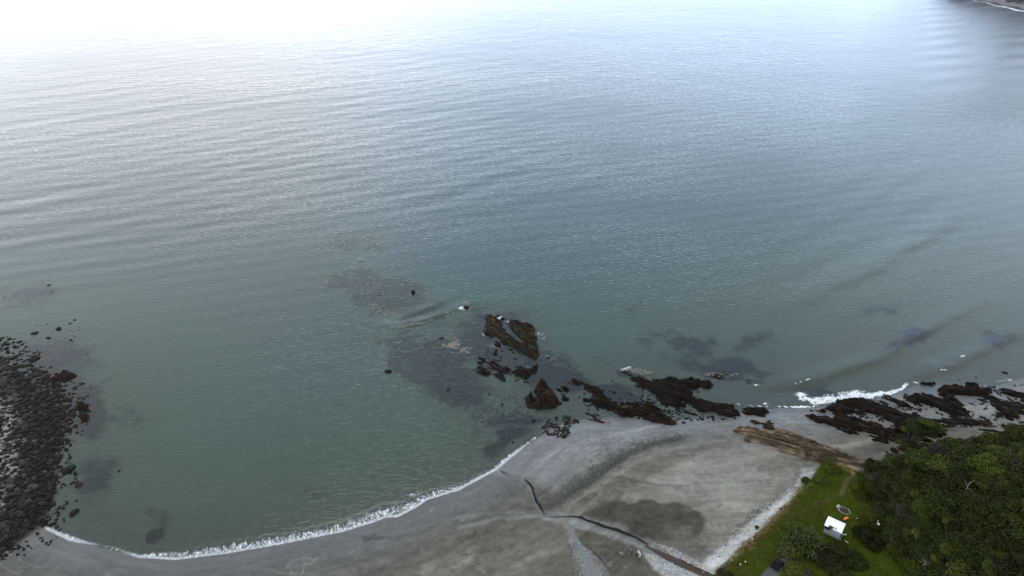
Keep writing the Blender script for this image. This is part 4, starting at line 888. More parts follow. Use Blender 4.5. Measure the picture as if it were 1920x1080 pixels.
q = rand_px([(1500, 770), (1760, 730), (1920, 720), (1920, 800), (1700, 800), (1600, 780)], 520, 0, lambda X, Y: sstep(.45, .6, fbm(X/22, Y/9, 61, 3))); scatter_stones('reef_stones', 'loose dark stones on the sand between the right hand reefs', on_ground(q), rng.uniform(.1, .38, len(q)), [m_bbrown, m_bdark], weights=[.35, .65])
q = rand_px([(1060, 715), (1200, 740), (1400, 770), (1380, 785), (1260, 795), (1100, 770)], 260, 0); scatter_stones('ridge_stones', 'loose black stones lying about the two long reef ridges', on_ground(q), rng.uniform(.1, .42, len(q)), [m_bdark, m_bbrown], weights=[.8, .2])
q = rand_px([(895, 660), (960, 655), (1010, 690), (990, 720), (930, 715), (893, 700)], 90, 0); scatter_stones('islet_stones', 'black rock fragments awash around the low broken reef', on_ground(q, .03), rng.uniform(.12, .4, len(q)), [m_bdark, m_bbrown], weights=[.6, .4])

# flat weed: fronds on the surface and the drift line on the beach
def fronds(name, label, pts, size, mats, cat, weights=None, kind='stuff', el=2.2):
    n = len(pts); a = rng.uniform(0, 6.28, n); L = size*rng.uniform(.6, 1.6, n); Wd = L/el
    c, s = np.cos(a), np.sin(a); dz = rng.uniform(0, .05, (n, 4))
    cor = np.array([(-1, 0), (0, -1), (1, .1), (.1, 1)])
    V = np.zeros((n, 4, 3)); V[..., 0] = (cor[:, 0]*L[:, None])*c[:, None]-(cor[:, 1]*Wd[:, None])*s[:, None]+pts[:, 0:1]
    V[..., 1] = (cor[:, 0]*L[:, None])*s[:, None]+(cor[:, 1]*Wd[:, None])*c[:, None]+pts[:, 1:2]; V[..., 2] = pts[:, 2:3]+dz
    me = mesh_np(name, V.reshape(-1, 3), np.arange(n*4).reshape(-1, 4), None, False, None, mats, rng.choice(len(mats), n, p=weights))
    return link(name, me, None, label, cat, None, kind)
m_kpale = simple('pale_kelp', (.15, .135, .10), .5, .3, 3); m_kdark = simple('dark_kelp', (.035, .026, .016), .45, .3, 3); m_kgreen = simple('green_weed', (.020, .026, .013), .6, .3, 3)
def mat_at(cx, cy, rx, ry, ang, n):
    u = rng.normal(0, .5, (n, 2)); k = (u**2).sum(1) < 1.1; u = u[k]; a = math.radians(ang)
    px = cx+u[:, 0]*rx*math.cos(a)-u[:, 1]*ry*math.sin(a); py = cy+u[:, 0]*rx*math.sin(a)+u[:, 1]*ry*math.cos(a)
    x, y = P(px, py, 0); k = .6*fbm(x/2.6, y/2.6, int(cx), 3)+.4*fbm(x/.7, y/.7, int(cx)+5, 2) > .5
    return np.stack([x[k], y[k], np.full(k.sum(), .07)], 1)
for cx, cy, rx, ry, a, n, lb in ((850, 648, 34, 14, 18, 1500, 'pale kelp mat floating right around the low dark rock in the bay'), (722, 586, 34, 12, 15, 600, 'foamy kelp mat nearest the curling wavelet'), (712, 556, 40, 9, 8, 500, 'pale kelp mat around the tiny rock tip, farther out'),
                                  (700, 535, 34, 5, 0, 160, 'thin kelp streak beside the long thin black rock'), (840, 588, 14, 7, 0, 160, 'small pale kelp ring around the tiny rock tip'), (1210, 698, 50, 6, 8, 500, 'brown kelp fringe along the seaward side of the reef tips'),
                                  (1350, 703, 40, 6, 2, 420, 'brown kelp fringe over the awash ledges, right'), (150, 618, 34, 5, 0, 260, 'pale kelp streak off the left bank'), (1030, 672, 18, 6, 10, 110, 'pale kelp patch round the dark rock right of the islet'), (1015, 632, 8, 12, 0, 140, 'kelp fringe on the right flank of the largest islet'),
                                  (245, 790, 18, 4, 0, 50, 'small pinkish kelp patch under water in the left bay'), (872, 568, 12, 4, 0, 120, 'pale kelp above the foaming rock'), (930, 650, 20, 9, 10, 160, 'kelp fringe along the lower left flank of the largest islet')):
    fronds('kelp_mat', lb, mat_at(cx, cy, rx, ry, a, int(n*1.2)), .17, [m_kpale, m_kdark], 'kelp', [.72, .28])
line = np.array([(1020, 955), (1085, 915), (1110, 898), (1150, 870), (1180, 850), (1225, 832), (1285, 820)], float)
t = rng.uniform(0, len(line)-1.001, 3600); i = t.astype(int); f = (t-i)[:, None]; q = line[i]*(1-f)+line[i+1]*f+np.abs(rng.normal(0, 1, (3600, 1)))*np.array([-9, -6])*(rng.uniform(0, 1, (3600, 1)) < .35)+rng.normal(0, 1, (3600, 2))*np.array([7, 3.6])
fronds('kelp_drift_line', 'dark green drift line of washed up weed across the beach', on_ground(q, .02), .15, [m_kgreen, m_kdark], 'seaweed', [.7, .3])
q = np.concatenate([rand_px([(680, 1005), (700, 1003), (735, 1008), (700, 1012), (682, 1018)], 130), rand_px([(860, 1042), (900, 1030), (965, 1020), (960, 1030), (900, 1040)], 120), rand_px([(1010, 870), (1150, 800), (1250, 800), (1120, 880)], 160)])
fronds('weed_scraps', 'small dark weed scraps scattered over the wet beach', on_ground(q, .02), .12, [m_kgreen, m_kdark], 'seaweed')
line = np.array([(1345, 1040), (1400, 975), (1430, 955), (1480, 920), (1510, 880)], float)
t = rng.uniform(0, len(line)-1.001, 260); i = t.astype(int); f = (t-i)[:, None]; q = line[i]*(1-f)+line[i+1]*f+rng.normal(0, 1, (260, 2))*np.array([6, 4])
fronds('beach_debris', 'dark weed and driftwood bits on the white shell bank', on_ground(q, .02), .16, [m_kdark, m_kgreen], 'debris')

# ------------------------------------------------------------------ vegetation
m_leaf = mat_leaf('broad_leaves', (.019, .031, .004), (.060, .078, .012)); m_leafd = mat_leaf('dark_leaves', (.012, .016, .003), (.040, .044, .008))
m_leafy = mat_leaf('yellow_green_leaves', (.035, .042, .008), (.10, .10, .02)); m_leafg = mat_leaf('grey_twigs', (.028, .026, .017), (.065, .060, .042))
m_flax = mat_leaf('flax_blades', (.028, .044, .008), (.095, .115, .030)); m_bark = simple('bark', (.07, .06, .05), .9, .3, 6); m_dead = simple('bleached_wood', (.30, .29, .26), .85, .2, 6)
def crown_mesh(seed, mat, n=3200, leaf=.165, lumps=9, flat=.62, hollow=.55):
    r = np.random.default_rng(seed)
    c = r.normal(0, 1, (lumps, 3)); c /= np.linalg.norm(c, axis=1)[:, None]; c[:, 2] = np.abs(c[:, 2])*.8; c *= r.uniform(.35, .62, (lumps, 1)); rr = r.uniform(.34, .55, lumps)
    k = r.integers(0, lumps, n); d = r.normal(0, 1, (n, 3)); d /= np.linalg.norm(d, axis=1)[:, None]; d[:, 2] = np.where(d[:, 2] < -.2, -d[:, 2]*.5, d[:, 2])
    rad_ = (r.uniform(hollow**3, 1, n))**(1/3)
    p = c[k]+d*(rr[k]*rad_)[:, None]; p += r.normal(0, .03, (n, 3)); p[:, 2] *= flat
    nrm = d+r.normal(0, .55, (n, 3)); nrm /= np.linalg.norm(nrm, axis=1)[:, None]
    a = np.cross(nrm, r.normal(0, 1, (n, 3))); a /= np.linalg.norm(a, axis=1)[:, None]; b = np.cross(nrm, a)
    s = leaf*.35*r.uniform(.5, 1.3, (n, 1))
    V = np.stack([p-a*s, p-b*s*.7+nrm*s*.15, p+a*s, p+b*s*.7-nrm*s*.1], 1)
    tone = np.repeat(np.clip(r.uniform(0, 1, lumps)[k]*.55+r.uniform(0, 1, n)*.45, 0, 1), 4)
    return mesh_np('crown', V.reshape(-1, 3), np.arange(n*4).reshape(-1, 4), mat, False, dict(tone=tone))
def flax_mesh(seed, mat, n=520, L=1.0):
    r = np.random.default_rng(seed); V = []; 
    az = r.uniform(0, 6.28, n); base = r.normal(0, .28, (n, 2)); ln_ = L*r.uniform(.55, 1.05, n); lean = r.uniform(.25, 1.0, n); w = .028
    P_ = []
    for s_, hh in ((0, 0), (.4, .62), (.75, .80), (1.0, .62)):
        out = lean*ln_*s_*.8; P_.append(np.stack([base[:, 0]+np.cos(az)*out, base[:, 1]+np.sin(az)*out, ln_*hh*(1.15-lean*.55)*(1 if s_ < .9 else 1)], 1))
    side = np.stack([-np.sin(az), np.cos(az), 0*az], 1)
    pts = np.stack(P_, 1)
    wv = np.array([.8, 1.2, .9, .15])*w
    Lf = pts-side[:, None]*wv[None, :, None]; Rt = pts+side[:, None]*wv[None, :, None]
    V = np.stack([Lf, Rt], 2).reshape(n, 8, 3)
    F = np.concatenate([(np.array([2*k, 2*k+1, 2*k+3, 2*k+2])[None]+(np.arange(n)*8)[:, None]) for k in range(3)])
    return mesh_np('blades', V.reshape(-1, 3), F, mat, False, dict(tone=np.repeat(r.uniform(0, 1, n), 8)))
def trunk_mesh(seed, h=1.0, mat=None, limbs=5, spread=.45, r0=.05):
    r = random.Random(seed); b = MB(); b.tube([(0, 0, -.25), (0.02, 0, .1), (.03, .02, .35*h)], [r0*1.2, r0, r0*.7])
    for k in range(limbs):
        a = r.uniform(0, 6.28); s = r.uniform(.5, 1)*spread; z0 = r.uniform(.12, .33)*h
        b.tube([(.02, .01, z0), (math.cos(a)*s*.5, math.sin(a)*s*.5, z0+.12*h), (math.cos(a)*s, math.sin(a)*s, z0+r.uniform(.2, .34)*h)], [r0*.55, r0*.35, r0*.12], 5)
    return b.mesh('trunk', mat or m_bark)
CR = {'mid': [crown_mesh(i, m_leaf) for i in range(5)], 'dark': [crown_mesh(10+i, m_leafd) for i in range(4)], 'yellow': [crown_mesh(20+i, m_leafy, 1900) for i in range(2)],
      'grey': [crown_mesh(30+i, m_leafg, 1900, .13) for i in range(2)]}
TR = [trunk_mesh(i) for i in range(3)]
FX = [flax_mesh(i, m_flax) for i in range(3)]
def plant(x, y, z_, r, kind, label, cat, name, group=None, hs=1.0, trunk=True):
    o = bpy.data.objects.new(name, None); COL.objects.link(o); o.location = (x, y, z_); o.rotation_euler.z = random.uniform(0, 6.28); o.scale = (r, r, r*hs)
    o.empty_display_size = .1
    o['label'] = label; o['category'] = cat
    if group: o['group'] = group
    if kind == 'flax':
        link('blades', random.choice(FX), o)
    else:
        c = link('crown', random.choice(CR[kind]), o); c.location.z = .28 if trunk else .05
        if trunk: link('trunk', random.choice(TR), o)
    return o
# canopy of the hillside, each tree its own
hx0, hx1 = 20, 160
cand = []
tries = 0
gr = []
while tries < 16000 and len(cand) < 290:
    tries += 1
    x = random.uniform(30, 125); y = random.uniform(50, 150)
    h = in_poly(x, y, HILL)
    if h < .5: continue
    zt = float(T(np.array([x]), np.array([y]))[0]); qa, qb = proj(x, y, zt+2)
    if qa > 1960 or qb > 1115 or qa < 1560 or qb < 740: continue
    R_ = random.choice([1.6, 1.9, 2.2, 2.6, 3.1, 3.5])
    if h < 4: R_ *= .72
    if any((x-a)**2+(y-b)**2 < ((R_+c)*.46)**2 for a, b, c in cand): continue
    cand.append((x, y, R_)); gr.append((zt, h, float(qa), float(qb)))
titems = []; TO = []
for (x, y, R_), (zt, h, qa, qb) in zip(cand, gr):
    u = random.random(); nb = fbm(np.array([x/14]), np.array([y/14]), 3, 2)[0]
    kind = 'grey' if u < .07 else ('yellow' if u < .13+(.12 if (1700 < qa < 1860 and 960 < qb < 1060) else 0) else ('dark' if u < .13+.62*(1-nb*.6) else 'mid'))
    where = 'along the crest above the reefs' if qb < 850 else ('on the left foot of the hillside beside the grass' if h < 6 else ('low on the hillside near the bottom edge' if qb > 985 else 'in the middle of the wooded hillside'))
    adj = {'mid': 'bushy mid green', 'dark': 'dark green', 'yellow': 'yellowish green', 'grey': 'grey twiggy'}[kind]
    titems.append((qa, qb, ('small ' if R_ < 1.7 else ('large ' if R_ > 2.7 else ''))+adj+' tree'))
    TO.append(plant(x, y, zt-.2, R_, kind, f'{adj} tree {where}', 'tree', 'bush_tree', 'trees covering the hillside', random.uniform(.85, 1.35)))
for o_, lb_ in zip(TO, ranked(titems, [(1565, 988, 'the hut'), (1583, 958, 'the fire pit'), (1622, 868, 'the round boulder'), (1715, 810, 'the tallest tree'), (1668, 850, 'the small open tree'), (1806, 928, 'the bleached branches'), (1826, 862, 'the pale snag'), (1875, 800, 'the bare crest stem'),
        (1643, 991, 'the white chair'), (1726, 1072, 'the low dead stem'), (1690, 960, 'the hill\'s grassy foot'), (1910, 930, 'the right frame edge'), (1910, 1060, 'the lower right corner'), (1640, 1070, 'the mown strip'), (1780, 1000, 'the yellow green patch')])):
    o_['label'] = lb_
# undergrowth between the crowns
def leaf_carpet(name, label, n, poly, mat, size, up, cond=None, cat='undergrowth', vert=False):
    p = np.array(poly); X = rng.uniform(p[:, 0].min(), p[:, 0].max(), n*4); Y = rng.uniform(p[:, 1].min(), p[:, 1].max(), n*4)
    k = poly_sd(X, Y, poly) > .2
    X, Y = X[k], Y[k]; Z = T(X, Y); a, b = proj(X, Y, Z); k = (a > 1300) & (a < 2000) & (b < 1140) & (b > 780)
    if cond is not None: k &= cond(X, Y, a, b)
    X, Y, Z = X[k][:n], Y[k][:n], Z[k][:n]; m = len(X)
    az = rng.uniform(0, 6.28, m); s = size*rng.uniform(.5, 1.4, m); Z = Z+rng.uniform(0, up, m)
    if vert:   # grass tufts: upright leaning triangles
        lx, ly = np.cos(az), np.sin(az); la = rng.uniform(-.6, .6, (m, 2))
        V = np.stack([np.stack([X-lx*s*.35, Y-ly*s*.35, Z*1-.03], 1), np.stack([X+lx*s*.35, Y+ly*s*.35, Z-.03], 1), np.stack([X+la[:, 0]*s, Y+la[:, 1]*s, Z+s], 1)], 1)
        F = np.arange(m*3).reshape(-1, 3); rep = 3
    else:
        d = rng.normal(0, 1, (m, 3)); d[:, 2] = np.abs(d[:, 2])+.4; d /= np.linalg.norm(d, axis=1)[:, None]
        A = np.cross(d, rng.normal(0, 1, (m, 3))); A /= np.linalg.norm(A, axis=1)[:, None]; B = np.cross(d, A); p0 = np.stack([X, Y, Z], 1); S_ = s[:, None]
        V = np.stack([p0-A*S_, p0-B*S_*.7, p0+A*S_, p0+B*S_*.7], 1); F = np.arange(m*4).reshape(-1, 4); rep = 4
    tone = np.repeat(np.clip(fbm(X/3, Y/3, 7, 3)*1.3-.3+rng.uniform(0, .5, m), 0, 1), rep)
    return link(name, mesh_np(name, V.reshape(-1, 3), F, mat, False, dict(tone=tone)), None, label, cat, None, 'stuff')
HILLV = [tuple(p) for p in HILL_B[::-1]] + [tuple(p) for p in HILL_F] + [(60, 40), (160, 40)]
leaf_carpet('undergrowth', 'dark leafy undergrowth covering the wooded hillside between trees', 90000, HILLV, m_leafd, .17, 1.9)
m_grass = mat_leaf('grass_blades', (.038, .064, .004), (.105, .122, .011)); m_dry = mat_leaf('dry_grass', (.11, .065, .022), (.24, .17, .08))
def bankd(a, b): return line_dist(a, b, [(1335, 1080), (1380, 1032), (1400, 1012), (1440, 985), (1470, 950), (1500, 915)])[0]
def track(a, b): return (line_dist(a, b, [(1440, 1085), (1455, 1068), (1475, 1050)])[0] > 14) & (line_dist(a, b, [(1600, 890), (1585, 905), (1578, 925)])[0] > 5)
leaf_carpet('grass', 'short green grass covering the flat behind the beach', 60000, GRASS_W, m_grass, .17, .02, lambda X, Y, a, b: (bankd(a, b) > rng.uniform(0, 16, len(a))) & track(a, b) & (poly_sd(X, Y, HILL) < 1), 'grass', True)
leaf_carpet('dry_grass', 'dry straw coloured grass on the bank beside the shells', 14000, GRASS_W, m_dry, .24, .03, lambda X, Y, a, b: (bankd(a, b) < 7+rng.uniform(0, 20, len(a))), 'grass', True)

def PTf(px, py):
    x, y, z_ = PT(np.array([px], float), np.array([py], float)); return float(x[0]), float(y[0]), float(z_[0])
# named shrubs and trees around the grass
def shrub(px, py, wpx, kind, label, hs=1.0, name='shrub', cat='shrub', trunk=False, group=None):
    x, y, z_ = PTf(px, py); dpt = y*CP+(CAM_H-z_)*SP; r = wpx/2*dpt/FPX*1.12
    return plant(x, y, z_-.05, r, kind, label, cat, name, group, hs, trunk)
for a in ((1504, 1022, 74, 'flax', 'large flax clump with long arching blades left of the hut', .9, 'flax_bush', 'flax'), (1478, 1035, 40, 'flax', 'smaller flax clump at the left of the large flax', .9, 'flax_bush', 'flax'),
          (1520, 1040, 40, 'flax', 'flax clump below the large flax, toward the dark shrubs', .9, 'flax_bush', 'flax'), (1538, 902, 34, 'mid', 'round green shrub at the beach edge of the grass', .9), (1556, 876, 42, 'mid', 'broad bright shrub at the foot of the golden slabs', .8),
          (1512, 903, 22, 'dark', 'small dark shrub leaning over the white shell bank', .8), (1604, 910, 36, 'mid', 'leafy shrub beside the brown footpath', .9), (1616, 932, 34, 'dark', 'dark shrub right of the footpath, under the hillside', .9),
          (1545, 1050, 60, 'dark', 'dark green shrub mass below the hut', .9), (1575, 1030, 46, 'dark', 'dark bushy shrub just below the white planks', .8), (1552, 1028, 30, 'grey', 'grey brown twiggy shrub between flax and dark shrubs', .8), (1600, 1055, 50, 'mid', 'green shrub beside the mown strip at the bottom', .8),
          (1570, 1078, 60, 'dark', 'dark shrub touching the bottom edge below the hut', .8), (1490, 1068, 46, 'yellow', 'yellow green shrub beside the parked vehicle', .5), (1512, 1078, 34, 'grey', 'brown twiggy shrub at the bottom beside the yellow green shrub', .6),
          (1470, 1030, 26, 'dark', 'small dark shrub at the left end of the flax', .7), (1462, 1040, 22, 'grey', 'low dull shrub above the parked vehicle', .6), (1615, 1010, 44, 'dark', 'dark leafy tree right of the hut planks', 1.0), (1630, 985, 40, 'mid', 'green leafy tree beside the hut on the hill foot', 1.0),
          (1640, 1020, 46, 'dark', 'dark tree right of the mown strip', 1.0), (1625, 1000, 30, 'mid', 'pale leaved shrub between hut planks and hill', .8), (1352, 1072, 24, 'grey', 'dull brown shrub at the lower left corner of the grass', .5), (1365, 1080, 26, 'dark', 'low dark shrub at the lower left corner of the grass', .4), (1465, 955, 8, 'dark', 'tiny brown tussock on the bank above the shells', .6), (1420, 990, 12, 'mid', 'tiny green tussock on the dry bank', .6)):
    shrub(a[0], a[1], a[2], a[3], a[4], a[5], a[6] if len(a) > 6 else 'shrub', a[7] if len(a) > 7 else 'shrub', trunk='tree' in a[4].split()[2:4])

def tree_explicit(px, py, h, crowns, label, kindm, seed):
    x, y, z_ = PTf(px, py); o = bpy.data.objects.new('wind_bent_tree', None); COL.objects.link(o); o.location = (x, y, z_-.1)
    o['label'] = label; o['category'] = 'tree'; b = MB(); r = random.Random(seed)
    for cx, cy, cz, s in crowns:
        b.tube([(0, 0, -.3), (cx*.25+r.uniform(-.2, .2), cy*.25, cz*.4), (cx*.6, cy*.6, cz*.72), (cx, cy, cz)], [.16, .12, .08, .03], 5)
        for k in range(4):
            a = r.uniform(0, 6.28); b.tube([(cx*.6, cy*.6, cz*.72), (cx+math.cos(a)*s*.5, cy+math.sin(a)*s*.5, cz+.1)], [.05, .015], 4)
    link('trunk', b.mesh('trunk', m_bark), o)
    for i, (cx, cy, cz, s) in enumerate(crowns):
        c = link('crown', CR[kindm][(i+seed) % len(CR[kindm])], o); c.location = (cx, cy, cz-.1); c.scale = (s, s, s*.6); c.rotation_euler.z = i*1.7
    return o
tree_explicit(1700, 846, 7, [(.4, 0, 7.4, 2.7), (-1.5, .3, 6.2, 1.7), (3.0, .2, 7.2, 2.6), (1.2, -.5, 5.4, 1.7), (5.0, .4, 6.4, 1.9), (-.6, -.6, 3.0, 2.0), (1.9, 0, 8.2, 1.9), (3.4, -.3, 5.4, 1.5)], 'tallest spreading tree leaning out at the left end of the hill crest', 'mid', 1)
tree_explicit(1668, 862, 3, [(0, 0, 3.0, .9), (-1.1, 0, 2.4, .5), (.9, .2, 2.2, .9), (-.4, 0, 1.4, .8)], 'small tree with open branches left of the tallest hillside tree', 'dark', 2)
# bare wood showing among the trees
for px, py, h, lb in ((1806, 928, 1.6, 'bleached white dead branches in the middle of the hillside'), (1826, 862, .9, 'short pale dead snag high on the hillside'), (1875, 800, 1.2, 'thin bare dead stem on the crest at the right'), (1726, 1072, 1.2, 'pale dead stem low on the hillside at the bottom')):
    x, y, z_ = PTf(px, py); b = MB(); r = random.Random(px)
    b.tube([(0, 0, 0), (.1, 0, h*.5+1.4), (.3, .1, h+1.6)], [.035, .028, .012], 5)
    for k in range(5):
        a = r.uniform(0, 6.28); z1 = r.uniform(.5, .9)*(h+1.4); b.tube([(.15, 0, z1), (.15+math.cos(a)*.6, math.sin(a)*.6, z1+.5), (.15+math.cos(a)*1.0, math.sin(a)*1.0, z1+.6)], [.025, .018, .006], 4)
    link('dead_branch', b.mesh('dead_branch', m_dead), None, lb, 'dead wood', loc=(x, y, z_))

# ------------------------------------------------------------------ hut
m_white = simple('white_roof_paint', (.80, .81, .82), .45, .04, 2); m_wall = simple('grey_green_cladding', (.26, .30, .30), .6, .08, 3, spec=.4); m_glass = simple('dark_glass', (.015, .02, .04), .12, .1, 2)
m_frame = simple('frame_paint', (.55, .57, .58), .5, .05, 3); m_door = simple('dark_doorway', (.02, .022, .04), .5, .1, 3); m_trim = simple('pale_fascia', (.6, .62, .63), .5, .05, 3)
def hut():
    c0 = np.array(PTf(1565, 1000)); L, D, H = 2.85, 2.35, 2.0
    p1 = W2([(1543, 998)], c0[2])[0]; p2 = W2([(1566, 1009)], c0[2])[0]
    ang = math.atan2(p2[1]-p1[1], p2[0]-p1[0])
    o = bpy.data.objects.new('hut', None); COL.objects.link(o)
    ux, uy = math.cos(ang), math.sin(ang); vx, vy = -uy, ux
    cx = p1[0]+ux*L/2+vx*D/2; cy = p1[1]+uy*L/2+vy*D/2
    o.location = (cx, cy, c0[2]-.02); o.rotation_euler.z = ang
    o['label'] = 'small hut with a white curved roof and grey walls on the grass'; o['category'] = 'hut'
    t = .08; Hf, Hb = 1.95, 2.15
    def part(nm, b, m, par=o): return link(nm, b.mesh(nm, m), par)
    # each wall of upright cladding panels
    for nm, n, f in (('front', 6, lambda i, w: ((-L/2+w*(i+.5), -D/2, Hf/2), (w-.02, t, Hf))), ('back', 6, lambda i, w: ((-L/2+w*(i+.5), D/2, Hf/2), (w-.02, t, Hf)))):
        w = L/n; wl_ = part('wall', MB().box((0, (-1 if nm == 'front' else 1)*(D/2-.05), Hf/2), (L-.02, .05, Hf-.02)), m_wall)
        for i in range(n):
            if nm == 'front' and i in (0, 1):
                part('panel', MB().box((-L/2+w*(i+.5), -D/2, .62), (w-.02, t, 1.24)), m_wall, wl_)
            else: c, d = f(i, w); part('panel', MB().box(c, d), m_wall, wl_)
    for sx in (-1, 1):
        n = 5; w = (D-.1)/n; wl_ = part('wall', MB().box((sx*(L/2-.06), 0, Hf/2), (.05, D-.2, Hf-.02)), m_wall)
        for i in range(n):
            if sx == 1 and i == 2: continue
            part('panel', MB().box((sx*(L/2-.02), -D/2+.05+w*(i+.5), Hf/2+.02), (.05, w-.02, Hf+.04)), m_wall, wl_)
    wf = part('window', MB().box((-L/2+.62, -D/2-.0, 1.56), (1.14, .05, .56)), m_glass)
    fr = MB(); [fr.box((-L/2+.62+a, -D/2-.05, 1.56), (.05, .05, .62)) for a in (-.57, 0, .57)]; [fr.box((-L/2+.62, -D/2-.052, 1.56+a), (1.18, .05, .05)) for a in (-.3, .3)]
    part('window_frame', fr, m_door, wf)
    d = part('door', MB().box((L/2+.02, .0, .95), (.05, .62, 1.86)), m_door); part('handle', MB().box((L/2+.06, .22, .95), (.04, .04, .14)), m_frame, d)
    # shallow barrel roof, of ribbed sheets
    nx, ny = 14, 7; R0 = L/2+.16; 
    def zr(v): return Hf+.06+.42*(1-(v/(D/2+.2))**2)
    rf = None
    for k in range(6):
        b = MB(); x0 = -R0+2*R0*k/6+.008; x1 = -R0+2*R0*(k+1)/6-.008
        vs = np.linspace(-(D/2+.2), D/2+.2, 11)
        for zoff in (0, .05):
            for v in vs: b.v.append((x0, v, zr(v)+zoff)); b.v.append((x1, v, zr(v)+zoff))
        m = len(vs)*2
        for i in range(len(vs)-1):
            q = 2*i; b.f += [(q, q+2, q+3, q+1), (m+q, m+q+1, m+q+3, m+q+2), (q, m+q, m+q+2, q+2), (q+1, q+3, m+q+3, m+q+1)]
        b.f += [(0, 1, m+1, m), (m-2, 2*m-2, 2*m-1, m-1)]
        if rf is None: rf = part('roof', b, m_white)
        else: part('roof_sheet', b, m_white, rf)
    for sx in (-1, 1):   # gable infill under the curve
        b = MB(); vs = np.linspace(-D/2+.03, D/2-.03, 9)
        for xx in (sx*(L/2-.07), sx*(L/2-.01)):
            for v in vs: b.v += [(xx, v, Hf-.0), (xx, v, zr(v)+.005)]
        m = len(vs)*2
        for i in range(len(vs)-1):
            q = 2*i; b.f += [(q, q+2, q+3, q+1), (m+q, m+q+1, m+q+3, m+q+2)]
        part('gable', b, m_wall)
    return o, ang, (cx, cy, c0[2]), Hf
hut_o, hut_a, hut_c, hut_h = hut()
# a dark folded cloth and a coil of rope hanging over the front eave
def local(u, v, w):
    return (hut_c[0]+math.cos(hut_a)*u-math.sin(hut_a)*v, hut_c[1]+math.sin(hut_a)*u+math.cos(hut_a)*v, hut_c[2]+w)
m_cloth = simple('black_cloth', (.012, .013, .018), .8, .2, 8); m_net = simple('grey_netting', (.24, .24, .16), .9, .4, 12)
def cloth(name, w, d, mat, label, cat, loc, seed):
    X, Y = np.meshgrid(np.linspace(-w/2, w/2, 12), np.linspace(-d/2, d/2, 8)); Z = .05+.12*fbm(X*3+5, Y*3, seed, 3); n = 12
    X = X+.08*(fbm(Y*4, X*4, seed+2, 2)-.5); F = [(i*n+j, i*n+j+1, (i+1)*n+j+1, (i+1)*n+j) for i in range(7) for j in range(11)]
    o = link(name, mesh_np(name, np.stack([X.ravel(), Y.ravel(), Z.ravel()], 1), F, mat, True), None, label, cat, loc=loc); o.rotation_euler = (.55, 0, hut_a); return o
cloth('tarpaulin', .75, .5, m_cloth, 'black cloth lying over the front eave of the hut', 'cloth', local(-.45, -D if False else -1.25, hut_h+.17), 3)
for k in range(1):
    b = MB()
    for j in range(4):
        a = j*1.3; b.tube([(j*.16-.3+.13*math.cos(t_), .12*math.sin(t_), .05*math.sin(2*t_+a)+.04) for t_ in np.linspace(0, 6.0, 12)], .022, 5)
    o = link('rope_coil', b.mesh('rope_coil', m_net), None, 'loops of dull rope on the front edge of the white roof', 'rope', loc=local(.35, -1.1, hut_h+.27)); o.rotation_euler = (.4, 0, hut_a)

# things on the grass
m_red = simple('rusty_ash', (.045, .014, .012), .9, .3, 6); m_stone = simple('pale_stone', (.30, .29, .28), .85, .2, 4); m_orange = simple('orange_plastic', (.75, .17, .06), .4, .08, 3); m_plank = simple('weathered_plank', (.38, .40, .37), .8, .15, 6)
def firepit():
    x, y, z_ = PTf(1583, 958); o = bpy.data.objects.new('fire_pit', None); COL.objects.link(o); o.location = (x, y, z_+.03); o['label'] = 'round fire pit of dark red ash ringed with pale stones'; o['category'] = 'fire pit'; o.rotation_euler.z = -.7
    b = MB(); n = 18; b.v.append((0, 0, .05)); r = random.Random(3)
    for k in range(n): b.v.append((math.cos(k*2*math.pi/n)*.95*r.uniform(.9, 1.05), math.sin(k*2*math.pi/n)*.72*r.uniform(.9, 1.05), .02))
    for k in range(n): b.f.append((0, 1+k, 1+(k+1) % n))
    link('ash_bed', b.mesh('ash_bed', m_red), o)
    sm = boulder_mesh(77, m_stone, 1)
    for k in range(17):
        a = k*2*math.pi/17; s = link('stone', sm, o); s.location = (math.cos(a)*1.08, math.sin(a)*.84, .06); q = .15*r.uniform(.7, 1.25); s.scale = (q, q, q); s.rotation_euler.z = r.uniform(0, 6)
firepit()
def at_grass(name, px, py, b, mat, label, cat, rz=0, up=0.0, smooth=False, rx=0):
    x, y, z_ = PTf(px, py); o = link(name, b.mesh(name, mat, smooth), None, label, cat, loc=(x, y, z_+up)); o.rotation_euler = (rx, 0, rz); return o
b = MB(); b.box((0, 0, .1), (.95, .42, .07)); b.box((-.35, 0, .04), (.08, .4, .1)); b.box((.35, 0, .04), (.08, .4, .1)); at_grass('stone_bench', 1571, 950, b, m_stone, 'pale low slab bench at the left of the fire pit', 'bench', .7, .05)
b = MB(); b.tube([(-.62, 0, .16), (-.5, 0, .2), (-.15, 0, .27), (.25, 0, .27), (.5, 0, .2), (.6, 0, .16)], [.03, .14, .24, .26, .16, .04], 12); b.tube([(.58, 0, .16), (.72, 0, .16)], [.05, .05], 8)
at_grass('orange_buoy', 1586, 974, b, m_orange, 'orange buoy float lying on grass behind the hut', 'buoy', .35, 0, True)
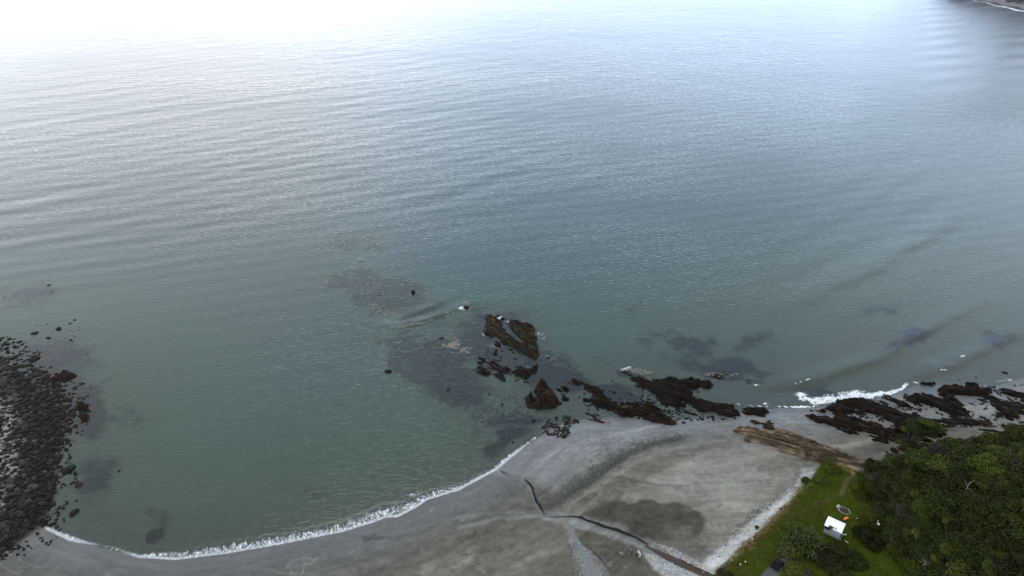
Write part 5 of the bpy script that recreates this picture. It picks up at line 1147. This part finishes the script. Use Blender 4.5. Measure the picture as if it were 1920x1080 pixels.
for px, py, L_, w_, rz, lb, nm in ((1579, 1003, 1.5, .28, -.08, 'broad white plank leading to the hut door', 'plank'), (1574, 1008, 2.0, .07, .95, 'thin pale pole leaning toward the white plank, left of two', 'pole'), (1577, 1007, 2.0, .07, .95, 'thin pale pole leaning toward the white plank, right of two', 'pole'), (1587, 1017, .7, .16, -.9, 'short bright white board on grass below the hut', 'board'), (1607, 973, .5, .14, -.1, 'small pale board on grass right of the buoy', 'board'), (1403, 1003, .5, .3, .3, 'upper pale board scrap on the dry bank', 'board'), (1410, 1012, .5, .25, .9, 'lower pale board scrap on the dry bank', 'board')):
    b = MB(); b.box((0, 0, .10), (L_, w_, .05)); b.box((L_*.3, 0, .05), (w_, w_*.8, .07)); at_grass(nm, px, py, b, m_plank, lb, 'pole' if nm == 'pole' else 'board', rz, .06)
for px, py, lb in ((1388, 1060, 'small white marker ball on grass, left of two'), (1397, 1055, 'small white marker ball on grass, right of two')):
    b = MB(); b.tube([(0, 0, .02), (0, 0, .07), (0, 0, .2), (0, 0, .3), (0, 0, .33)], [.02, .08, .11, .07, .02], 10); at_grass('marker_ball', px, py, b, m_white, lb, 'ball', 0, .05, True)
def chair(px, py):
    x, y, z_ = PTf(px, py); o = bpy.data.objects.new('garden_chair', None); COL.objects.link(o); o.location = (x, y, z_+.9); o.rotation_euler = (.1, 0, .8); o['label'] = 'small white chair among the shrubs right of the hut'; o['category'] = 'chair'
    link('seat', MB().box((0, 0, .42), (.48, .46, .04)).mesh('seat', m_white), o); link('backrest', MB().box((0, .23, .72), (.48, .04, .56), rx=-.15).mesh('backrest', m_white), o)
    for a in (-1, 1):
        for c in (-1, 1): link('leg', MB().tube([(a*.2, c*.2, .41), (a*.24, c*.24, -.3)], .022, 5).mesh('leg', m_white), o)
chair(1643, 991)
# dark vehicle, half under the shrubs on the gravel track
def vehicle():
    x, y, z_ = PTf(1457, 1062); a0_ = W2([(1442, 1078)], z_)[0]; a1_ = W2([(1470, 1050)], z_)[0]; ang = math.atan2(a1_[1]-a0_[1], a1_[0]-a0_[0])
    o = bpy.data.objects.new('quad_bike', None); COL.objects.link(o); o.location = (x, y, z_+.03); o.rotation_euler.z = ang; o['label'] = 'dark off road vehicle on the grey gravel track by the bottom edge'; o['category'] = 'vehicle'
    mb = simple('black_bodywork', (.008, .008, .009), .75, .2, 5, spec=.1); mt = simple('tyre_rubber', (.01, .01, .01), .85, .2, 9); mg = simple('dark_windscreen', (.03, .035, .04), .15, .1, 3)
    bm = bmesh.new()
    prof = [(-1.15, .35), (-1.12, .85), (-.55, .92), (-.40, 1.45), (.35, 1.5), (.62, .95), (1.12, .85), (1.2, .38)]
    vs = [[bm.verts.new((p, s*(.62 if q > 1.2 else .72), q)) for p, q in prof] for s in (-1, 1)]
    bm.faces.new(vs[0]); bm.faces.new(vs[1][::-1])
    for i in range(len(prof)):
        j = (i+1) % len(prof); bm.faces.new((vs[0][j], vs[0][i], vs[1][i], vs[1][j]))
    bmesh.ops.recalc_face_normals(bm, faces=bm.faces); bmesh.ops.bevel(bm, geom=list(bm.edges), offset=.05, segments=2, affect='EDGES', profile=.6)
    me = bpy.data.meshes.new('body'); bm.to_mesh(me); bm.free(); me.materials.append(mb); link('body', me, o)
    link('windscreen', MB().box((.50, 0, 1.22), (.03, 1.1, .5), ry=-.46).mesh('windscreen', mg), o); link('roof_rack', MB().box((0, 0, 1.56), (.7, .05, .04)).box((0, .3, 1.56), (.7, .05, .04)).box((0, -.3, 1.56), (.7, .05, .04)).box((.3, 0, 1.57), (.05, .9, .04)).box((-.3, 0, 1.57), (.05, .9, .04)).mesh('roof_rack', mt), o)
    for sx in (-.75, .78):
        for sy in (-.72, .72): link('wheel', MB().tube([(sx, sy-.1, .3), (sx, sy-.09, .3), (sx, sy+.09, .3), (sx, sy+.1, .3)], [.2, .31, .31, .2], 14).mesh('wheel', mt), o)
vehicle()

# ------------------------------------------------------------------ people
m_skin = simple('skin', (.42, .26, .19), .6, .05, 5)
def person(px, py, face, pose, top, legs, hair, label, s=1.0, shoes=None):
    x, y, z_ = PTf(px, py)
    J = {'pel': (0, 0, .93), 'spi': (0, 0, 1.12), 'che': (0, .01, 1.34), 'nek': (0, 0, 1.50), 'hd1': (0, .02, 1.58), 'hd2': (0, .03, 1.70)}
    R_ = {'pel': .14, 'spi': .125, 'che': .15, 'nek': .055, 'hd1': .085, 'hd2': .088}
    E = [('pel', 'spi'), ('spi', 'che'), ('che', 'nek'), ('nek', 'hd1'), ('hd1', 'hd2')]
    for sgn, nm in ((-1, 'l'), (1, 'r')):
        st = pose['stride']*sgn; ar = -pose['stride']*sgn*.8+pose.get('fwd', 0)
        J.update({nm+'hip': (.1*sgn, 0, .88), nm+'kne': (.11*sgn, st*.5+.03, .49), nm+'ank': (.12*sgn, st-.03, .09), nm+'toe': (.13*sgn, st+.14, .04),
                  nm+'sho': (.2*sgn, 0, 1.42), nm+'elb': (.25*sgn, ar*.35, 1.14), nm+'wri': (.25*sgn, ar+.06, .92), nm+'hnd': (.24*sgn, ar+.1, .83)})
        R_.update({nm+'hip': .095, nm+'kne': .06, nm+'ank': .042, nm+'toe': .035, nm+'sho': .062, nm+'elb': .045, nm+'wri': .032, nm+'hnd': .03})
        E += [('pel', nm+'hip'), (nm+'hip', nm+'kne'), (nm+'kne', nm+'ank'), (nm+'ank', nm+'toe'), ('che', nm+'sho'), (nm+'sho', nm+'elb'), (nm+'elb', nm+'wri'), (nm+'wri', nm+'hnd')]
        for f_ in range(4):   # fingers, curled a little
            k = f'{nm}f{f_}'; J[k] = (.24*sgn+(-.015), ar+.085+.018*f_, .755+.006*abs(f_-1.5)); R_[k] = .009; E.append((nm+'hnd', k))
        k = nm+'th'; J[k] = (.215*sgn, ar+.14, .81); R_[k] = .010; E.append((nm+'wri', k))
    keys = list(J); me = bpy.data.meshes.new('body'); me.from_pydata([J[k] for k in keys], [(keys.index(a), keys.index(b)) for a, b in E], [])
    ob = bpy.data.objects.new('tmp', me); COL.objects.link(ob); md = ob.modifiers.new('s', 'SKIN'); sv = me.skin_vertices[0].data
    for i, k in enumerate(keys): sv[i].radius = (R_[k], R_[k]*(.75 if k in ('spi', 'che', 'pel') else 1)); sv[i].use_root = (k == 'pel')
    ob.modifiers.new('u', 'SUBSURF').levels = 1
    dg = bpy.context.evaluated_depsgraph_get(); dg.update(); bme = bpy.data.meshes.new_from_object(ob.evaluated_get(dg)); bpy.data.objects.remove(ob)
    bme.materials.clear()
    for m in (m_skin, simple('top_cloth', top, .8, .1, 9), simple('leg_cloth', legs, .8, .1, 9), simple('shoe', shoes or (.03, .03, .03), .7, .1, 9)): bme.materials.append(m)
    for p in bme.polygons:
        c = p.center; p.material_index = 0
        if c.z > 1.5: p.material_index = 0
        elif abs(c.x) > .205 and c.z < .93 and c.z > .7: p.material_index = 0
        elif c.z > .96 or (abs(c.x) > .205 and c.z > .93): p.material_index = 1
        elif c.z > .12: p.material_index = 2
        else: p.material_index = 3
        p.use_smooth = True
    o = bpy.data.objects.new('person', None); COL.objects.link(o); o.location = (x, y, z_+.01); o.rotation_euler.z = face; o.scale = (s, s, s)
    o['label'] = label; o['category'] = 'person'
    bo = link('body', bme, o); bo.name = 'body'
    bm = bmesh.new(); bmesh.ops.create_icosphere(bm, subdivisions=2, radius=.108)
    for v in bm.verts:
        v.co.z = v.co.z*1.05
        if v.co.y > .03 and v.co.z < .05: v.co.y = .03
    bmesh.ops.translate(bm, verts=bm.verts, vec=(0, .01, 1.70)); hm_ = bpy.data.meshes.new('hair'); bm.to_mesh(hm_); bm.free(); hm_.materials.append(simple('hair', hair, .7, .2, 9)); link('hair', hm_, o)
    bm = bmesh.new(); bmesh.ops.create_icosphere(bm, subdivisions=1, radius=.018); bmesh.ops.translate(bm, verts=bm.verts, vec=(0, .125, 1.64)); nm_ = bpy.data.meshes.new('nose'); bm.to_mesh(nm_); bm.free(); nm_.materials.append(m_skin); link('nose', nm_, o)
    return o
person(1164, 1040, 1.5, {'stride': .34}, (.018, .012, .010), (.55, .56, .52), (.02, .015, .01), 'person in a black top and white trousers striding ahead of the group')
person(1183, 1042, 1.8, {'stride': .16, 'fwd': .1}, (.020, .020, .018), (.03, .034, .036), (.30, .26, .18), 'person in dark clothes with pale hair walking second')
person(1192, 1047, -2.6, {'stride': .06, 'fwd': .12}, (.012, .013, .016), (.02, .022, .03), (.05, .03, .02), 'person dressed in black at the left of the close trio')
person(1196.5, 1044, 2.4, {'stride': .05, 'fwd': .05}, (.66, .66, .60), (.02, .022, .03), (.45, .42, .34), 'person in a cream top at the back of the close trio')
person(1199, 1050, 1.2, {'stride': .1, 'fwd': .1}, (.45, .52, .62), (.012, .013, .016), (.62, .62, .62), 'person in a light blue jacket and white cap at the front of the close trio')
